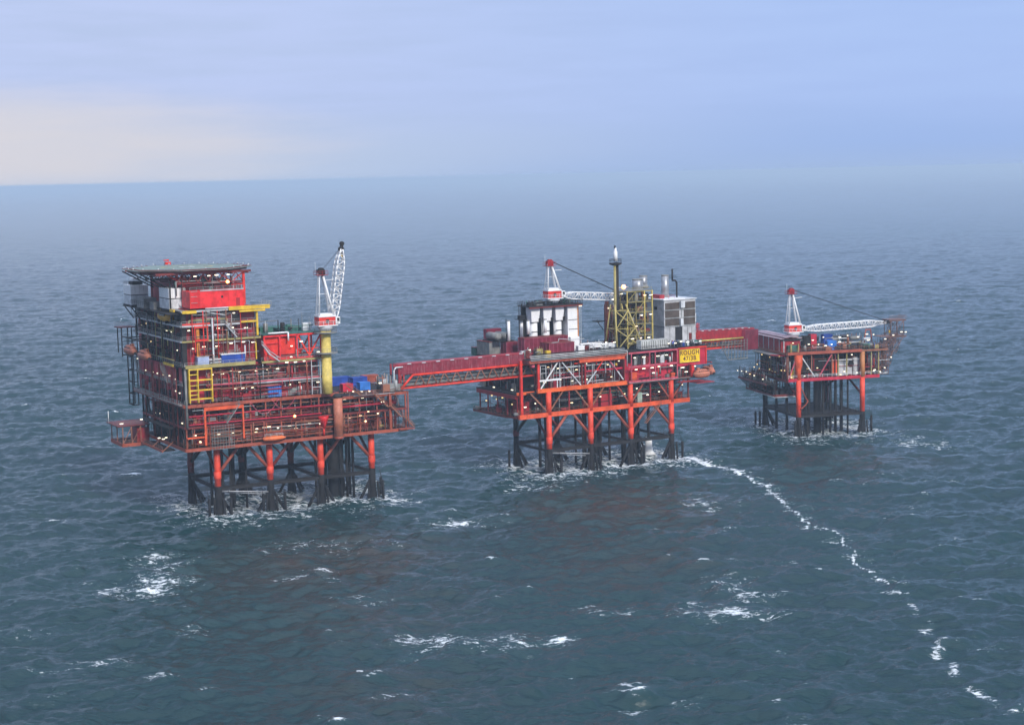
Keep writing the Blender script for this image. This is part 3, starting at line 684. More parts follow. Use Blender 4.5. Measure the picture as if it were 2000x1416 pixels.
# ---- low left-hand overhang
T = Thing('L', 'muster_platform', 'low red cantilever platform with railings jutting out over the sea at the far left corner', 'platform', (-14, 25, 17.5))
T.part('deck_plate', MB().box(-19, -10.3, 27, 39, 17.1, 17.4).box(-13.5, -9.9, 6, 26.8, 17.6, 17.85), DARK)
T.part('edge_girder', MB().beam((-19, 27, 17.2), (-19, 39, 17.2), .3, 1.0).beam((-19, 26.8, 17.2), (-8, 26.8, 17.2), .3, 1.0).beam((-19, 39.2, 17.2), (-10.2, 39.2, 17.2), .3, .8).beam((-13.6, 6, 17.7), (-13.6, 26.6, 17.7), .3, .6), BRNRED)
T.part('upper_plate', MB().box(-20, -10.3, 28, 40, 22.4, 22.65), DKRED)
T.part('upper_railing', MB().rail([(-10.4, 28, 22.7), (-20, 28, 22.7), (-20, 40, 22.7)]), GREY)
T.part('lower_railing', MB().rail([(-10.4, 26.8, 17.5), (-19, 26.8, 17.5), (-19, 39, 17.5)]).rail([(-13.6, 6, 17.9), (-13.6, 26.6, 17.9)]), RUSTY)
fr = MB()
for u in (-18.8, -16.2, -13.5): fr.beam((u, 27, 17.4), (u, 27, 22.4), .25)
for a, b in ((-18.8, -16.2), (-16.2, -13.5)): fr.beam((a, 27, 17.5), (b, 27, 22.4), .18)
for v in (33, 38.8): fr.beam((-18.8, v, 17.4), (-18.8, v, 22.4), .25)
fr.beam((-13.6, 6, 17.7), (-10, 6, 20.5), .25); fr.beam((-13.6, 16, 17.7), (-10, 16, 20.5), .25)
T.part('support_frame', fr, RUSTY)
T.part('locker_block', MB().box(-14, -10.5, 29, 36, 17.5, 21.5), MAROON)
lamps(T, [(-18.5, 29, 23.2), (-17.4, 29, 23.2), (-13, 27.6, 24.2), (-12, 26.5, 24.3), (-15.5, 27, 20.9), (-14.6, 27, 20.9), (-12.5, 12.5, 20.6), (-11.5, 11.8, 20.3), (-10.8, 11.4, 20.7)], 'a', rnd)
T.part('mast', MB().tube((-19.8, 38, 22.6), (-19.8, 38, 26), .09, 6), WHITE)

# ---- main production deck z 31.5..42
T = Thing('L', 'production_module', 'two storey dark red walled module below the yellow edged deck of the tall platform', 'module', (10, 15, 31.5))
F = Face('front', -4); FL = Face('left', -10)
T.part('wall', MB().box(-8, 30.5, -1.6, 45, 31.5, 41.6), MAROON)
bays = [(-5, 5.5, MAGENTA), (5.7, 9.4, MAROON), (9.6, 13, DKRED), (13.2, 21, MAROON), (21.2, 30, DKRED)]
for a, b, m in bays:
    T.part('wall_panel', MB().box(a, b, -1.75, -1.62, 37.2, 41.3), m); T.part('wall_panel', MB().box(a, b, -1.75, -1.62, 31.9, 36.4), m if m is not MAROON else MAGENTA)
for v0 in range(0, 38, 6): T.part('wall_panel', MB().box(-8.15, -8.02, v0, v0 + 5.4, 31.9, 41.2), MAROON if v0 % 12 else MAGENTA)
T.part('walkway', MB().box(-6, 31.5, -4, -1.8, 36.6, 36.8).box(-10, -8.2, -3, 42, 36.5, 36.7).box(-11, -8.2, -3, 42, 31.2, 31.4), GREY)
T.part('walkway_railing', MB().rail([(-6, -4, 36.8), (31.5, -4, 36.8)]).rail([(-10, -3, 36.7), (-10, 42, 36.7)]).rail([(-10, -4.1, 31.5), (31, -4.1, 31.5)]).rail([(-11, -4, 31.5), (-11, 42, 31.5)]), GALV)
T.part('pipe_run', MB().tube((-3.6, -4.3, 36.4), (31, -4.3, 36.4), .26, 8).tube((14, -4.2, 41.0), (32, -4.2, 41.0), .16, 8), PINK)
T.part('pipe_run', MB().tube((10, -4.2, 36.0), (31.5, -4.2, 36.0), .22, 8).tube((13, -4.3, 36.9), (13, -4.3, 41.2), .12).tube((14, -4.3, 41.6), (31.5, -4.3, 41.6), .2), OFFW)
clutter(T, F, -4, 31, 36.9, 41.4, .4, 2.2, rnd, 1.3, [(DKRED, 3), (GREY, 2), (MAROON, 3), (GALV, 1), (OFFW, .6), (DARK, 2)])
clutter(T, F, -4, 31, 31.6, 36.2, .4, 2.2, rnd, 1.6, [(DKRED, 3), (GREY, 2), (RED, 1), (MAROON, 2), (OFFW, .8), (DARK, 2)])
clutter(T, FL, -2, 40, 31.6, 36.2, .2, 1.7, rnd, .8, [(DARK, 4), (DKRED, 3), (GREY, 1)])
rs = MB()
for v in (1, 4.5, 5.5, 9, 17, 23, 24, 31): rs.tube((-10.4, v, 20), (-10.4, v, 41), .14, 6)
T.part('riser', rs, DKRED)
T.part('corner_column', MB().tube((-9.4, -4.3, 25), (-9.4, -4.3, 42.5), .35, 8), GREY)
T.part('corner_column', MB().beam((-8.9, -3, 31.5), (-8.9, -3, 41.6), 1.5), DARK)
T.part('corner_column', MB().beam((-9.6, 2.4, 19.4), (-9.6, 2.4, 41.6), .7), DARK)
clutter(T, F, -6, 31, 31.6, 41, -.6, .3, rnd, .8, [(RUSTY, 3), (BRNRED, 2), (OFFW, .8), (GALV, 1), (PINK, 1), (MAROON, 2), (DARK, 1.5)], big=False)
# access tower of yellow scaffold at the front corner
ys = MB()
for x in (-8.6, -6.2, -2.2):
    for v in (-5.2, -4.2): ys.beam((x, v, 32), (x, v, 41.4), .3)
for z in (33, 35.4, 38.2, 41.2):
    ys.beam((-8.6, -5.2, z), (-2.2, -5.2, z), .34); ys.beam((-8.6, -4.2, z), (-2.2, -4.2, z), .25)
for z in (34.2, 36.8, 39.8): ys.beam((-8.6, -5.2, z), (-6.2, -5.2, z), .25)
T.part('yellow_ladder_frame', ys, YEL)
lamps(T, row(F, -3, 31, .6, 39.5, 2.6, rnd, .35, .95) + row(F, -3, 31, .8, 34.9, 2.7, rnd, .35, .95), 'a', rnd, LWARM)
lamps(T, row(FL, 0, 36, .6, 38.0, 5.5, rnd, .4) + row(FL, 0, 20, .6, 34.4, 4, rnd, .3) + [(-9.8, 40, 40.6), (-9.8, 34, 41)], 'v', rnd)
sc = MB()
for v in (42, 46):
    for x in (-11, -9.4): sc.beam((x, v, 26.5), (x, v, 41.5), .3)
for z in (26.6, 30, 33.5, 37, 41): sc.beam((-11, 42, z), (-11, 46, z), .25); sc.beam((-11, 42, z), (-9.4, 42, z), .25); sc.beam((-11, 46, z), (-9.4, 46, z), .25)
T.part('stair_tower_frame', sc, DARK)
T.part('stair', MB().stair((-11.5, 38, 41), (-11.5, 33, 36.8), .8, (1, 0, 0)).stair((-11.5, 12, 41), (-11.5, 6, 36.8), .8, (1, 0, 0)), GREY)

# ---- accommodation block z 42..58
T = Thing('L', 'accommodation_block', 'tall dark red living quarters with stacked lit walkways and yellow beams, topped by white boxes', 'accommodation block', (0, 18, 42))
F = Face('front', -4); FL = Face('left', -10); FR = Face('right', 12.6)
T.part('deck_plate', MB().box(-10.3, 10.5, -5, 42, 41.7, 41.95), DARK)
T.part('yellow_deck_edge', MB().beam((-9.6, -5.2, 41.9), (10.4, -5.2, 41.9), .3, .95).beam((10.5, -5, 41.9), (10.5, -1.5, 41.9), .3, .95), OLIVEY)
T.part('yellow_deck_edge', MB().beam((-10.4, 3, 41.8), (-10.4, 12, 41.8), .3, .7), YEL)
T.part('wall', MB().box(-7.6, 12.2, -1.2, 45, 42, 57.4), MAROON)
for a, b, z0, z1, m in ((-6.6, -2.4, 42.3, 49, MAGENTA), (-2.2, 3, 42.3, 49, MAROON), (3.2, 12, 42.3, 49, MAROON), (-6.8, -5.2, 49.8, 57, DKRED), (-5, .8, 49.8, 53.6, MAROON), (1, 6.6, 49.8, 53.4, MAROON), (7, 12, 49.8, 54, MAGENTA), (7, 12, 54.3, 57, MAGENTA), (-5, 6.6, 54, 57, DKRED)):
    T.part('wall_panel', MB().box(a, b, -1.36, -1.22, z0, z1), m)
for v0 in range(0, 40, 5): T.part('wall_panel', MB().box(-7.75, -7.62, v0, v0 + 4.5, 42.4, 57), MAROON if v0 % 10 else DKRED)
levels = [(49.0, OFFW), (53.2, GREY), (57.2, DARK)]
for z, m in levels:
    T.part('walkway', MB().box(-10, 12.8, -4, -1.3, z - .2, z).box(-10, -7.7, -1.2, 42, z - .2, z), GREY)
    T.part('walkway_edge', MB().beam((-9.8, -4.1, z - .2), (12.8 if z != 53.2 else 7, -4.1, z - .2), .22, .5), OLIVEY if z < 50 else LGREY)
    T.part('walkway_edge', MB().beam((-10.1, -4, z - .2), (-10.1, 42, z - .2), .22, .45), LGREY if z != 57.2 else DARK)
    if z < 57: T.part('railing', MB().rail([(-9.8, -4.1, z), (12.8, -4.1, z)]).rail([(-10.1, -4, z), (-10.1, 42, z)]), GALV)
T.part('railing', MB().rail([(-9.8, -5.3, 42), (10.4, -5.3, 42)]).rail([(-10.4, -5, 42), (-10.4, 42, 42)]), GALV)
clutter(T, F, -9, 12, 42, 57, -.6, .4, rnd, 1.0, [(RUSTY, 3), (DARK, 1), (OFFW, 1.2), (GALV, 1.2), (OLIVEY, .6), (RED, 1), (MAROON, 2), (DARK, 1.5)], big=False)
clutter(T, FL, 0, 42, 42, 57, -.6, .4, rnd, .5, [(DARK, 3), (GREY, 1), (OLIVEY, 1)], big=False)
# corner towers and posts
for z0, z1 in (): cc.beam((-9.1, -3.2, z0), (-9.1, -3.2, z1), 1.3); cc.beam((-9.2, 3.6, z0), (-9.2, 3.6, z1), .5); cc.beam((-9.2, 13, z0), (-9.2, 13, z1), .4); cc.beam((-9.2, 24, z0), (-9.2, 24, z1), .4); cc.beam((-9.2, 36, z0), (-9.2, 36, z1), .5)
for v, w in ((-3.2, 1.3), (3.6, .5), (13, .4), (24, .4), (36, .5)): T.part('column', MB().beam((-9.1, v, 42), (-9.1, v, 57), w), DARK)
T.part('orange_column', MB().beam((-5.2, -3.4, 43), (-5.2, -3.4, 52.4), .8), paint('orange_paint', (0.75, 0.27, 0.03), rust=.2))
rf = MB(); rf.beam((-6.2, -4.2, 49), (-2.6, -4.2, 49), .55); rf.beam((-6.2, -4.2, 52.6), (-2.4, -4.2, 52.6), .5); rf.beam((-2.6, -4.2, 48.6), (-2.6, -4.2, 53), .3); rf.beam((-6.2, -4.2, 45.8), (-6.2, -4.2, 53), .25); rf.beam((-9.6, -4.0, 53.4), (-1.8, -4.0, 53.4), .4, .6)
T.part('red_frame', rf, RED)
yf = MB(); yf.beam((11.8, -4.2, 49.4), (11.8, -4.2, 56.2), .55); yf.beam((7, -4.1, 53.4), (12, -4.1, 53.4), .5); yf.beam((3.6, -4.5, 57.3), (15.5, -4.5, 57.3), 1.0, 1.0); yf.beam((6.5, -4.9, 56.4), (14, -4.9, 56.4), .5, .5); yf.beam((12, -2, 42.5), (12, -2, 48.6), .35)
T.part('yellow_frame', yf, YEL)
T.part('yellow_beam', MB().beam((-9.6, -4.5, 56.9), (-5.6, -4.5, 56.9), .6, .8).beam((-10.4, 0, 57.1), (-10.4, 3.5, 57.1), .5, .7), YEL)
T.part('side_balcony', MB().box(12.9, 16, -5, 3, 57.4, 57.6), GREY)
T.part('side_balcony_railing', MB().rail([(12.6, -5, 57.6), (16, -5, 57.6), (16, 3, 57.6)]), GALV)
sw = MB().beam((-1.2, -4.3, 43), (-1.2, -4.3, 55), .42)
T.part('white_duct', sw, OFFW)
T.part('pipe_run', MB().tube((-3, -4.4, 57.6), (6, -4.4, 57.6), .2, 6).tube((3.4, -4.2, 49.5), (3.4, -4.2, 53), .12, 6).tube((-2.4, -4.3, 56.6), (3, -4.3, 55.4), .12), OFFW)
clutter(T, F, -6, 12, 49.1, 53, .3, 2.4, rnd, 1.6, [(DKRED, 3), (GREY, 2), (GREEN, 1), (DARK, 2), (ORANGE, .5), (OFFW, .6)])
clutter(T, F, -6, 8, 53.4, 56.8, .3, 2.4, rnd, 2.0, [(DKRED, 3), (GREY, 3), (DARK, 2), (OFFW, .8)])
clutter(T, F, -8, 10, 42.1, 47, .8, 3.4, rnd, 1.4, [(DKRED, 3), (GREY, 2), (MAGENTA, 2), (DARK, 2), (OFFW, .8)])
clutter(T, FL, -2, 40, 42.1, 48.6, .2, 2.1, rnd, 1.2, [(DARK, 5), (DKRED, 2), (GREY, 1), (GREEN, .6)])
clutter(T, FL, -2, 40, 49.2, 53, .2, 2.1, rnd, 1.2, [(DARK, 4), (DKRED, 2), (GREY, 1), (ORANGE, .3)])
clutter(T, FL, -2, 40, 53.4, 57, .2, 2.1, rnd, 1.2, [(DARK, 4), (DKRED, 2), (GREY, 1)])
clutter(T, FR, 0, 30, 49.5, 57, -.2, .6, rnd, .5, [(DARK, 2), (DKRED, 2), (GREY, 2)])
lamps(T, row(F, -9, 11.5, 1.0, 51.7, 3.4, rnd, .3, .9) + row(F, -9, 11.5, .9, 47.2, 3.4, rnd, .5, .9) + row(F, -4, 6, .8, 55.8, 3.2, rnd, .3, .8), 'a', rnd, LWARM)
lamps(T, row(FL, -2, 36, .6, 51.4, 5.0, rnd, .8) + row(FL, 0, 40, .5, 46.6, 5.0, rnd, .8) + row(FL, 4, 40, .5, 55.6, 9, rnd, .4), 'v', rnd)
T.part('stair', MB().stair((12.6, -4.9, 46.8), (14.9, -4.9, 43.6), .9, (0, -1, 0)).stair((15.2, -4.9, 43.6), (17.5, -4.9, 41.8), .9, (0, -1, 0)).stair((2.5, -4.6, 52.9), (5.4, -4.6, 49.4), .8, (0, -1, 0)), LGREY)
# far balcony with hanging frame
T.part('far_balcony', MB().box(-15.2, -10.2, 39, 44, 50, 50.25), DKRED)
T.part('far_balcony_railing', MB().rail([(-10.3, 39, 50.3), (-15.2, 39, 50.3), (-15.2, 44, 50.3), (-10.3, 44, 50.3)]), GREY)
hf = MB()
for x in (-14.4, -11.4): hf.beam((x, 39.3, 41.5), (x, 39.3, 50), .28); hf.beam((x, 43.5, 42.5), (x, 43.5, 50), .28)
hf.beam((-14.4, 39.3, 42), (-10.3, 39.3, 42), .3); hf.beam((-14.4, 39.3, 46), (-10.3, 39.3, 46), .2)
T.part('davit_frame', hf, DARK)
T.part('davit_beam', MB().beam((-14.4, 14, 47.6), (-14.4, 39, 47.6), .3).beam((-14.4, 14, 47.6), (-9.8, 14, 47.6), .3).beam((-14.4, 20, 47.6), (-9.8, 20, 47.6), .3).beam((-14.4, 27, 47.6), (-9.8, 27, 47.6), .3).beam((-14.4, 34, 47.6), (-9.8, 34, 47.6), .3).beam((-11.6, 21, 42), (-11.6, 21, 48), .3), DARK)
LBG = 'orange lifeboats hung in their davits'
lb = lifeboat('L', 'faded orange lifeboat hung under the left balcony, the nearer of the two', -12.9, 22, 43.2, math.pi / 2, SALMON, 9.5, LBG)
copy_thing(lb.o, (-13.1, 35.5, 43.6), math.pi / 2, 'L', 'faded orange lifeboat hung under the left balcony, the farther of the two')
T = Thing('L', 'boat_canopy', 'amber yellow rounded cabin on the left balcony under the white boxes', 'cabin', (-9.6, 10, 53.3))
T.part('shell', MB().hull((-9.4, 10.5, 54.9), 'v', [(-5, .6), (-4.4, 1.35), (-2, 1.6), (2.4, 1.6), (4.6, 1.35), (5, .7)], 12, .95), paint('amber_paint', (0.85, 0.42, 0.03), rust=.1, streak=.2))
T.part('cradle', MB().box(-11, -8, 6.5, 7, 53.2, 54).box(-11, -8, 13.5, 14, 53.2, 54), DARK)
T.part('window_band', MB().box(-11.05, -10.7, 7.6, 12.6, 55.3, 55.75), GLASS)

# ---- white housings, red wall, roof plant room
WG = 'white boxes on the roof edge'
def housing(label, u0, u1, v0, v1, z0, z1):
    T = Thing('L', 'equipment_housing', label, 'housing', ((u0 + u1) / 2, (v0 + v1) / 2, z0), WG); zm = (z0 + z1) / 2
    T.part('lower_cladding', MB().box(u0, u1, v0, v1, z0, zm - .12), OFFW); T.part('upper_cladding', MB().box(u0, u1, v0, v1, zm + .12, z1), WHITE)
    T.part('seam_band', MB().box(u0 + .1, u1 - .1, v0 + .1, v1 - .1, zm - .12, zm + .12), DARK)
    g = MB()
    for i in range(1, 4): g.box(u0 + (u1 - u0) * i / 4 - .03, u0 + (u1 - u0) * i / 4 + .03, v0 - .03, v0, z0 + .1, zm - .2); g.box(u0 + (u1 - u0) * i / 4 - .03, u0 + (u1 - u0) * i / 4 + .03, v0 - .03, v0, zm + .2, z1 - .1)
    T.part('panel_joints', g, LGREY)
    T.part('roof_rail', MB().rail([(u0, v0, z1), (u1, v0, z1), (u1, v1, z1), (u0, v1, z1), (u0, v0, z1)], .9), DARK)
    T.part('skid', MB().box(u0 - .2, u1 + .2, v0 - .2, v1 + .2, z0 - .5, z0), DARK); return T
T = housing('larger white two tier box on the far left corner of the roof', -12.6, -7.4, 34, 41.5, 57.0, 62.6)
T.part('roof_unit', MB().box(-11.5, -8.5, 35.5, 39.5, 62.7, 63.6), DARK); T.part('vent_cowl', MB().box(-11.3, -9.2, 36, 39, 64, 64.7), WHITE)
T = housing('white two tier box with a dark pipe down its front, left of the red wall', -10.2, -6.2, 5, 14, 57.3, 63.0)
T.part('front_pipe', MB().tube((-9.9, 4.6, 52), (-9.9, 4.6, 65), .22, 6), DARK); T.part('hose_reel', MB().hull((-6.9, 4.6, 58.6), 'v', [(-.2, .6), (.2, .6)], 12), WHITE)
T = Thing('L', 'aft_roof_deck', 'dark railed deck strip carrying the white boxes along the left roof edge', 'roof deck', (-9, 20, 57))
T.part('deck_plate', MB().box(-12.8, -6, -3, 42.5, 56.3, 56.5), DARK); T.part('railing', MB().rail([(-12.8, 14.5, 57.5), (-12.8, 33.5, 57.5)]), DARK)
T.part('bracket', MB().beam((-12.6, 34, 56.3), (-10, 34, 52.6), .3).beam((-12.6, 41, 56.3), (-10, 41, 52.6), .3).beam((-12.6, 20, 56.3), (-10, 20, 53.6), .25), DARK)
T.part('equipment_skid', MB().box(-11.8, -8, 24, 31, 56.5, 59.4).box(-11, -8.6, 17, 21, 56.5, 58.6), GREY)
T = Thing('L', 'red_clad_module', 'bright red smooth box on the roof under the helideck', 'module', (1, 0, 57.6))
T.part('cladding', MB().box(-6.9, 8.4, -3.6, 4, 57.75, 62.3), SIGRED)
T.part('corner_trim', MB().beam((-6.95, -3.65, 57.7), (-6.95, -3.65, 62.3), .22).beam((-4.4, -3.7, 57.8), (-4.4, -3.7, 62.2), .12).beam((8.4, -3.65, 57.7), (8.4, -3.65, 62.3), .22), RED)
for i in range(1, 6): T.part('panel_joint', MB().beam((-4.4 + i * 2.1, -3.63, 57.9), (-4.4 + i * 2.1, -3.63, 62.2), .08), RED)
T.part('door', MB().box(6.2, 7.3, -3.68, -3.6, 57.9, 60.1), MAROON)
T.part('eaves_trim', MB().beam((-4, -3.7, 62.5), (8.4, -3.7, 62.5), .25, .3), LGREY)
T.part('roof_railing', MB().rail([(-6.9, -3.6, 62.4), (8.4, -3.6, 62.4), (8.4, 4, 62.4)]), GALV)
T.part('ladder_rungs', MB().beam((-6.7, -3.8, 59.3), (-4.9, -3.8, 59.3), .1).beam((-6.7, -3.8, 61), (-4.9, -3.8, 61), .1).beam((-6.7, -3.8, 62.4), (-4.9, -3.8, 62.4), .1), LGREY)
T.part('vent', MB().hull((2.2, -3.65, 60.6), 'v', [(-.05, .35), (.1, .35)], 10), DARK)
T = Thing('L', 'roof_plant_room', 'dark red plant room in the shade directly beneath the helideck', 'plant room', (1, 18, 57.6))
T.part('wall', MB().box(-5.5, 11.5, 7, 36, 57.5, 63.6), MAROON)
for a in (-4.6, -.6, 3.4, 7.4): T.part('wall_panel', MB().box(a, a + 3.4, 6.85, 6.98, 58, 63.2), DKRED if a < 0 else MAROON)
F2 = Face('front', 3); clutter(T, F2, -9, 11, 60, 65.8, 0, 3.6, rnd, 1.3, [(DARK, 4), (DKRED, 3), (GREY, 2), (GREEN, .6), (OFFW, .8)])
T.part('flood_lamp', MB().hull((6.3, 3, 64.2), 'v', [(-.3, .35), (.3, .5)], 8), LORG)
lamps(T, [(-3, 3.4, 66.1), (1, 3.4, 66.1), (3.2, 3.4, 66.2), (6.6, 3.4, 66.2), (5, 6.6, 61.5)], 'a', rnd, LWARM)

# ---- helideck
T = Thing('L', 'helideck', 'flat grey green octagonal helicopter deck on top of the tall platform', 'helideck', (0, 18, 67.5))
cx, cy, rr = -.4, 18.5, 18.0
def octa(r): return [(cx + r * math.cos(R(22.5 + 45 * i)) , cy + r * math.sin(R(22.5 + 45 * i))) for i in range(8)]
def slab(pts, z0, z1):
    mb = MB(); n = len(pts); mb.v = [(x, y, z0) for x, y in pts] + [(x, y, z1) for x, y in pts]
    mb.f = [tuple(reversed(range(n))), tuple(range(n, 2 * n))] + [(i, (i + 1) % n, n + (i + 1) % n, n + i) for i in range(n)]; mb.sm = [False] * (n + 2); return mb
T.part('landing_deck', slab(octa(16.6), 67.7, 68.1), DECKG)
net = slab(octa(18.4), 67.75, 67.85); T.part('safety_net', net, paint('green_grey_netting', (0.16, 0.22, 0.19), rust=.1))
ed = MB(); o = octa(16.7)
for i in range(8): ed.beam((*o[i], 67.6), (*o[(i + 1) % 8], 67.6), .4, 1.0)
o2 = octa(18.3)
for i in range(8):
    for k in range(5): a = Vector((*o[i], 67.9)).lerp(Vector((*o[(i + 1) % 8], 67.9)), k / 5); b = Vector((*o2[i], 68.15)).lerp(Vector((*o2[(i + 1) % 8], 68.15)), k / 5); ed.beam(a, b, .12)
T.part('edge_beam', ed, DKRED)
mk = MB(); n = 40
for i in range(n):
    a, b = 2 * math.pi * i / n, 2 * math.pi * (i + 1) / n; mk.beam((cx + 7 * math.cos(a), cy + 7 * math.sin(a), 68.12), (cx + 7 * math.cos(b), cy + 7 * math.sin(b), 68.12), .9, .02)
T.part('aiming_circle', mk, OLIVEY)
T.part('letter_h', MB().box(cx - 1.8, cx - 1.3, cy - 2, cy + 2, 68.11, 68.13).box(cx + 1.3, cx + 1.8, cy - 2, cy + 2, 68.11, 68.13).box(cx - 1.3, cx + 1.3, cy - .25, cy + .25, 68.11, 68.13), WHITE)
for i in range(8):
    for k in range(3):
        a = Vector((*o2[i], 68.2)).lerp(Vector((*o2[(i + 1) % 8], 68.2)), (k + .5) / 3); T.part('edge_light', MB().tube(a, a + Vector((0, 0, .35)), .16, 6), OFFW)
tr = MB()
for v in (4, 12, 20, 28, 34): tr.beam((-14, v, 67.0), (13.5, v, 67.0), .35, .6); tr.beam((-8, v, 64.2), (11, v, 64.2), .3, .4)
for u in (-13, -8, -3, 3, 8, 12.5): tr.beam((u, 3.5, 66.6), (u, 34, 66.6), .3, .5)
for v in (4, 12, 20, 28, 34):
    us_ = [-8, -5, -2, 1, 4, 7, 11]
    for a, b in zip(us_, us_[1:]): tr.beam((a, v, 64.3), ((a + b) / 2, v, 66.8), .22); tr.beam((b, v, 64.3), ((a + b) / 2, v, 66.8), .22)
T.part('truss', tr, DKRED)
kn = MB()
for v in (12, 20, 28): kn.beam((-16.5, v, 67.2), (-7.5, v, 62.2), .35)
for v in (12, 20, 28): kn.beam((-13, v, 67.0), (-12, v, 64.9), .2); kn.beam((-12, v, 64.9), (-9, v, 67), .2)
T.part('knee_brace', kn, DARK)
rb = MB()
for v in (5, 34): rb.beam((11.6, v, 57.6), (11.6, v, 67.2), .65)
rb.beam((11.6, 5, 63.4), (5, 5, 63.4), .4); rb.beam((11.2, 5, 66.4), (8, 5, 64.0), .25); rb.beam((8, 5, 64), (4.5, 5, 66.8), .25)
T.part('support_column', rb, RED)
for a, b, w in (((-7.5, 6, 58), (-7.5, 6, 67), .5), ((-7.5, 30, 58), (-7.5, 30, 67), .5), ((2, 6, 60), (2, 6, 67), .4), ((-9.8, 7, 66.6), (-5, 5.6, 63.6), .45)): T.part('support_column', MB().beam(a, b, w), RED if w == .45 else MAROON)
T.part('windsock', MB().tube((cx, cy + 17.6, 68.2), (cx, cy + 17.6, 69.6), .06, 5).tube((cx - 1.4, cy + 17.6, 69.4), (cx + .2, cy + 17.6, 69.4), .12, 8, .25), RED)
T.part('fire_monitor', MB().box(cx - 1, cx + .6, cy + 17, cy + 18, 68.1, 68.9), RED)

# ---- bright red compressor module between block and crane
T = Thing('L', 'compressor_module', 'bright red framed two storey module with an open braced end beside the yellow crane post', 'module', (22, 8, 41.8))
F = Face('front', -3.6)
T.part('deck_plate', MB().box(12.6, 33, -4.4, 30, 41.6, 41.85), DARK)
T.part('deck_edge', MB().beam((12.6, -4.5, 41.7), (33, -4.5, 41.7), .22, .6), OLIVEY)
T.part('railing', MB().rail([(12.6, -4.5, 41.9), (33, -4.5, 41.9)], w=.06), GALV)
T.part('wall', MB().box(14.2, 23.6, -2.4, 22, 42, 48.6), RED)
T.part('roof', MB().box(13.6, 31.6, -3.4, 24, 49, 49.25), GREEN)
fr = MB()
for u in (14, 18.6, 23.8, 31): fr.beam((u, -3.2, 42), (u, -3.2, 48.9), .42)
fr.beam((14, -3.2, 48.7), (31.2, -3.2, 48.7), .42, .5); fr.beam((14, -3.2, 42.2), (31.2, -3.2, 42.2), .4, .5); fr.beam((14, -3.1, 46.8), (18.6, -3.1, 46.8), .2); fr.beam((18.6, -3.15, 42.5), (14.3, -3.15, 46.6), .25)
T.part('frame', fr, SIGRED)
tr = MB()
for v in (-3.2, 4): tr.beam((24, v, 48.4), (27.4, v, 42.6), .38); tr.beam((27.4, v, 42.6), (31, v, 48.4), .38); tr.beam((27.4, v, 42.4), (27.4, v, 48.8), .34); tr.beam((24, v, 44.6), (31, v, 44.6), .2)
tr.beam((31, -3, 48.6), (31, 10, 48.6), .4); tr.beam((31, 4, 42), (31, 4, 48.6), .4)
T.part('open_truss', tr, paint('vivid_orange_red_paint', (0.85, 0.045, 0.02), rust=.04, streak=.08))
T.part('rear_wall', MB().box(23.8, 27, 6, 20, 42, 48.5), MAGENTA)
T.part('roof_plant', MB().box(15.6, 19.5, 4, 10, 49.3, 50.6).box(20.4, 24, 3, 12, 49.3, 50.3).box(25, 30.5, 4, 12, 49.3, 50.0), GREEN)
clutter(T, Face('front', -1), 13.6, 31, 49.3, 52.8, 0, 14, rnd, .9, [(GREY, 4), (DARK, 3), (GREEN, 1), (OFFW, .8)])
T.part('white_pipe', MB().path([(15, -3.9, 49.6), (21, -3.9, 49.6), (21, -3.9, 47.2)], .24, 8), WHITE)
clutter(T, F, 14, 31, 42, 44.6, .2, 1.2, rnd, .8, [(DKRED, 3), (GREY, 2), (DARK, 2), (OFFW, 1)], big=False)
lamps(T, [(19, -3.5, 46.6), (19.8, -3.5, 44.5), (22, -3.6, 45.6), (25, -3.4, 46.7), (21.6, -4, 42.6), (30, -3.6, 43.4)] + [(20 + 2.6 * i, -4.6, 41.2 - .1 * (i % 2)) for i in range(4)], 'a', rnd, LWARM)
T.part('aerial_lattice', MB().lattice((14.6, 6, 49.3), (14.6, 6, 56), .8, .8, 6, .07).tube((27.6, 2, 49.3), (27.6, 2, 54.5), .06, 5).tube((29, 0, 49.3), (29, 0, 53.4), .05, 5), GREY)
T.part('ladder_frame', MB().beam((27.2, -5, 31.6), (27.2, -5, 41.4), .22).beam((29.8, -5, 31.6), (29.8, -5, 41.4), .22).beam((27.2, -5, 33.6), (29.8, -5, 33.6), .2).beam((27.2, -5, 36.2), (29.8, -5, 36.2), .2).beam((27.2, -5, 39.6), (29.8, -5, 39.6), .2), LGREY)

# ---- caisson and containers
T = Thing('L', 'caisson', 'thick salmon brown vertical pipe standing below the yellow crane post', 'caisson', (34.6, -5.6, 19))
T.part('pipe', MB().tube((34.6, -5.6, 18.6), (34.6, -5.6, 30.2), 1.32, 20), SALMON)
T.part('end_ring', MB().lathe((34.6, -5.6, 0), [(1.2, 18.3), (1.36, 18.4), (1.36, 18.9), (1.32, 18.95)], 20), BRNRED)
T.part('cap_flange', MB().lathe((34.6, -5.6, 0), [(1.32, 30.1), (1.5, 30.2), (1.5, 30.6), (.9, 31.2)], 20), DARK)
CG = 'cargo boxes on the open deck of the tall platform'
container('L', 'cargo_container', 'long dark blue container, farthest left of the row on the open deck', 43.5, 20, 30.1, 6.0, 2.5, 2.6, BLUE, 0, CG)
container('L', 'cargo_container', 'dark blue container lying askew in the middle of the deck cargo', 49.2, 17, 30.1, 5.0, 2.4, 2.4, BLUE, .15, CG)
container('L', 'cargo_container', 'small bright crimson container in front of the dark blue ones', 40.8, 5, 30.1, 3.2, 2.4, 2.3, paint('crimson_gloss', (0.6, 0.02, 0.05), rust=.05), 0, CG)
container('L', 'cargo_container', 'bright blue container in front of the rust red one', 45.8, 4, 30.1, 3.4, 2.4, 2.5, LBLUE, .08, CG)
